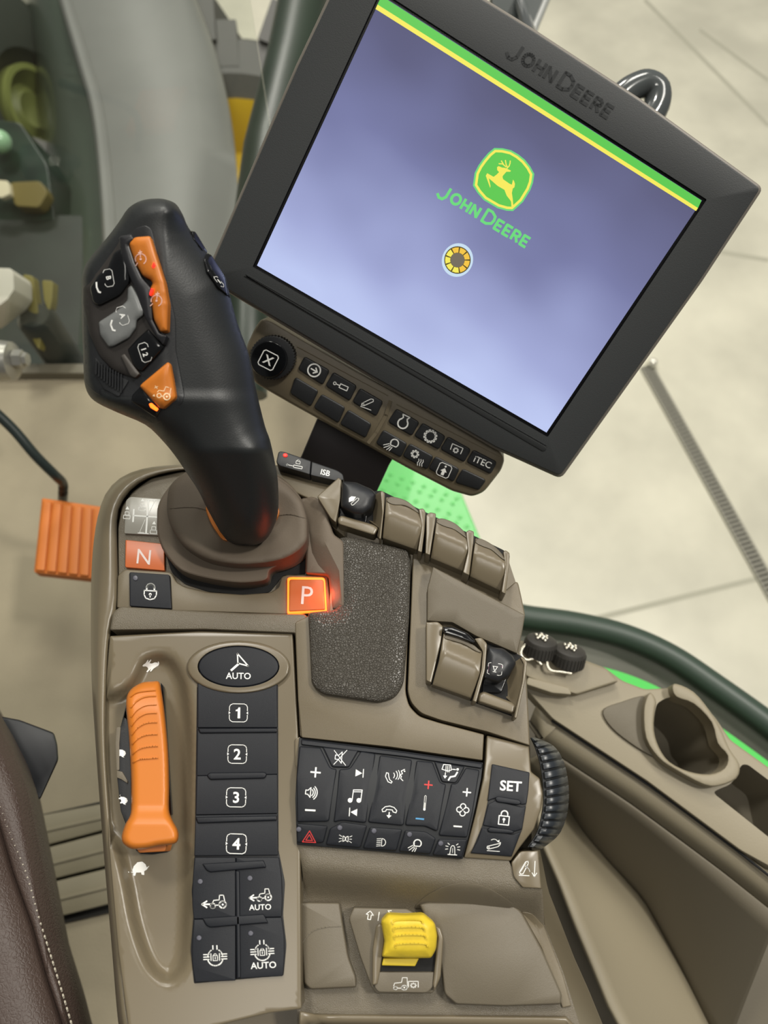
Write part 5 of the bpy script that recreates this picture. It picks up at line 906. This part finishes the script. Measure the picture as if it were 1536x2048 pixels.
# lettering, stroke font
LET = {'J': ([[(.62, 1), (.62, .3), (.45, .02), (.2, 0), (0, .18)]], .72), 'O': ([[(.42 + .42 * math.cos(a), .5 + .5 * math.sin(a)) for a in [i * math.pi / 8 for i in range(17)]]], .84), 'H': ([[(0, 0), (0, 1)], [(.62, 0), (.62, 1)], [(0, .5), (.62, .5)]], .62), 'N': ([[(0, 0), (0, 1), (.66, 0), (.66, 1)]], .66), 'D': ([[(0, 0), (0, 1), (.35, 1), (.68, .8), (.74, .5), (.68, .2), (.35, 0), (0, 0)]], .74), 'E': ([[(.55, 0), (0, 0), (0, 1), (.55, 1)], [(0, .5), (.48, .5)]], .55), 'R': ([[(0, 0), (0, 1), (.4, 1), (.58, .85), (.58, .62), (.4, .48), (0, .48)], [(.3, .48), (.62, 0)]], .62)}
def lettering(m, x0, y0, ang, total, hgt, wd, H, mi, up=0):
    word = [('J', 1.32), ('O', 1), ('H', 1), ('N', 1), (' ', 1), ('D', 1.32), ('E', 1), ('E', 1), ('R', 1), ('E', 1)]; gap = .36; x = 0; pos = []
    for ch, sc_ in word:
        if ch == ' ': x += .28; continue
        pos.append((ch, sc_, x)); x += LET[ch][1] * sc_ + gap
    k = total / (x - gap); c, s_ = math.cos(math.radians(ang)), math.sin(math.radians(ang))
    for ch, sc_, px in pos:
        for st_ in LET[ch][0]:
            drop = -.22 * (sc_ - 1) / .32 if ch == 'J' else 0
            P = [((px + a * sc_) * k, -((b * sc_ + drop) * hgt)) for a, b in st_]; m.stroke([(x0 + a * c - b * s_, y0 + a * s_ + b * c) for a, b in P], wd, H, mi, F=MF, up=up)
m = MB(G2, F=MF); lettering(m, 875, 388, 31.3, 204, 20, 5.6, .05, 0); m.build('screen_lettering', disp, recalc=False)
m = MB(BEZD, F=MF); lettering(m, 1014, 106, 33.0, 238, 24, 6.5, 1.25, 0, up=.15); m.build('embossed_lettering', mon)
c = zl.p(411, 1427); m = MB(WB, mat('px_dark', (10, 10, 10), .3, emit=(96, 84, 40), es=.8), Y1, Y2, OL, F=MF); m.flat(ell(c[0], c[1], 31, 34, 40, 20), .0, 0); m.flat(ell(c[0], c[1], 26.5, 27.5, 40), .06, 1)
for k in range(9):
    a0 = 2 * math.pi * k / 9 + .06; a1 = 2 * math.pi * (k + 1) / 9 - .06; pts = [(c[0] + r * math.cos(a) * .97, c[1] + r * math.sin(a)) for r, aa in ((25.5, (a0, (a0 + a1) / 2, a1)), (15, (a1, (a0 + a1) / 2, a0))) for a in aa]
    m.flat(pts, .12, 3 if k in (0, 6, 7, 8, 1) else 2)
m.flat(ell(c[0], c[1], 14, 14.5, 24), .12, 4); m.build('screen_spinner', disp, recalc=False)
# arm
arm = mat('arm_metal', (50, 46, 50), .5)
m = MB(arm, F=MF); m.slab(z3((500, 600, 10), (900, 790, 10), (868, 840), (790, 1010, 6), (640, 1040), (380, 870, 10), (420, 790)), -42, 22, 0, 3, bm=2); m.build('support_arm', mon)
m = MB(BLK, F=MF); m.slab([(640, 200), (1330, 560), (1085, 810), (590, 545)], -7, 30, 10, 3); m.build('rear_mount', mon)

# ------------------------------------------------------------------ button bar below the monitor
bar = thing('button_bar', 'tan shortcut button bar with round knob under the monitor', 'button bar', MF.P(750, 900, -45))
HB = -9
m = MB(TAN, F=MF); m.slab(z3((180, 140, 24), (215, 92, 24), (262, 105, 20), (430, 205), (700, 360), (1000, 520), (1250, 650), (1438, 772, 24), (1458, 815, 20), (1440, 870, 20), (1350, 985, 30), (1290, 1006, 20), (1190, 978), (960, 860), (735, 735), (560, 640), (370, 535), (170, 420, 40), (132, 245, 30)), HB, 18, 0, 5, bm=4); m.build('housing', bar)
m = MB(TANS, F=MF); m.stroke(z3((872, 520), (850, 590), (800, 680), (760, 730)), 7, HB, 0, up=.9); m.stroke(z3((395, 240), (860, 490)), 1.6, HB, 0, up=.35); m.stroke(z3((905, 535), (1430, 800)), 1.6, HB, 0, up=.35); m.build('housing_ridge', bar)
KB = HB + 1.6
for pts, ic in (([(432, 288), (562, 360), (526, 436), (398, 355)], [(482, 360, 36, 30, 'arrowcircle')]), ([(580, 368), (702, 440), (664, 518), (538, 440)], [(622, 442, 26, 24, 'cylinder')]), ([(716, 450), (836, 520), (800, 597), (676, 522)], [(756, 524, 30, 20, 'blade')]),
                ([(385, 393), (505, 465), (464, 547), (358, 478)], []), ([(520, 480), (642, 550), (606, 632), (478, 552)], []), ([(656, 560), (777, 635), (745, 708), (613, 636)], []),
                ([(902, 555), (1022, 626), (982, 697), (858, 625)], [(940, 624, 36, 26, 'engine')]), ([(1036, 628), (1156, 698), (1120, 768), (992, 696)], [(1077, 698, 34, 25, 'gear')]), ([(1166, 698), (1286, 765), (1250, 832), (1126, 764)], [(1209, 766, 27, 24, 'pto')]), ([(1296, 766), (1420, 830), (1386, 893), (1260, 830)], [(1345, 830, 17, 24, [('t', 'iTEC', 0, 0, 2, .02)])]),
                ([(836, 663), (960, 735), (925, 808), (796, 735)], [(878, 740, 34, 22, 'worklight')]), ([(970, 733), (1094, 800), (1060, 870), (933, 800)], [(1013, 808, 38, 14, 'climate')]), ([(1102, 799), (1227, 865), (1195, 933), (1066, 864)], [(1147, 872, 35, 24, 'seatbox')]), ([(1242, 863), (1364, 922), (1326, 975), (1202, 935)], [])):
    key(bar, 'key', z3, pts, KB, ic, mats=(BLK, WHT), r=16, b=3, F=MF, t=4)
m = MB(BLK, F=MF); c1 = z3.p(268, 296); rp_ = 45
gp = [(c1[0] + (rp_ + (1.2 if i % 2 else -1.2)) * math.cos(math.pi * i / 44), c1[1] + (rp_ - 1 + (1.2 if i % 2 else -1.2)) * math.sin(math.pi * i / 44)) for i in range(88)]
m.slab(gp, HB + 5, 6, 0, 1.5, bm=1); kb = m.build('knob', bar)
m = MB(BLKG, WHT, F=MF); c2 = z3.p(250, 304); m.slab(ell(c2[0], c2[1], 37, 37, 40), HB + 7, 3, 0, 3, bm=1); m.icon(z3, 247, 308, 44, 27, 'xbox', HB + 7, 1, F=MF); m.build('knob_face', kb)
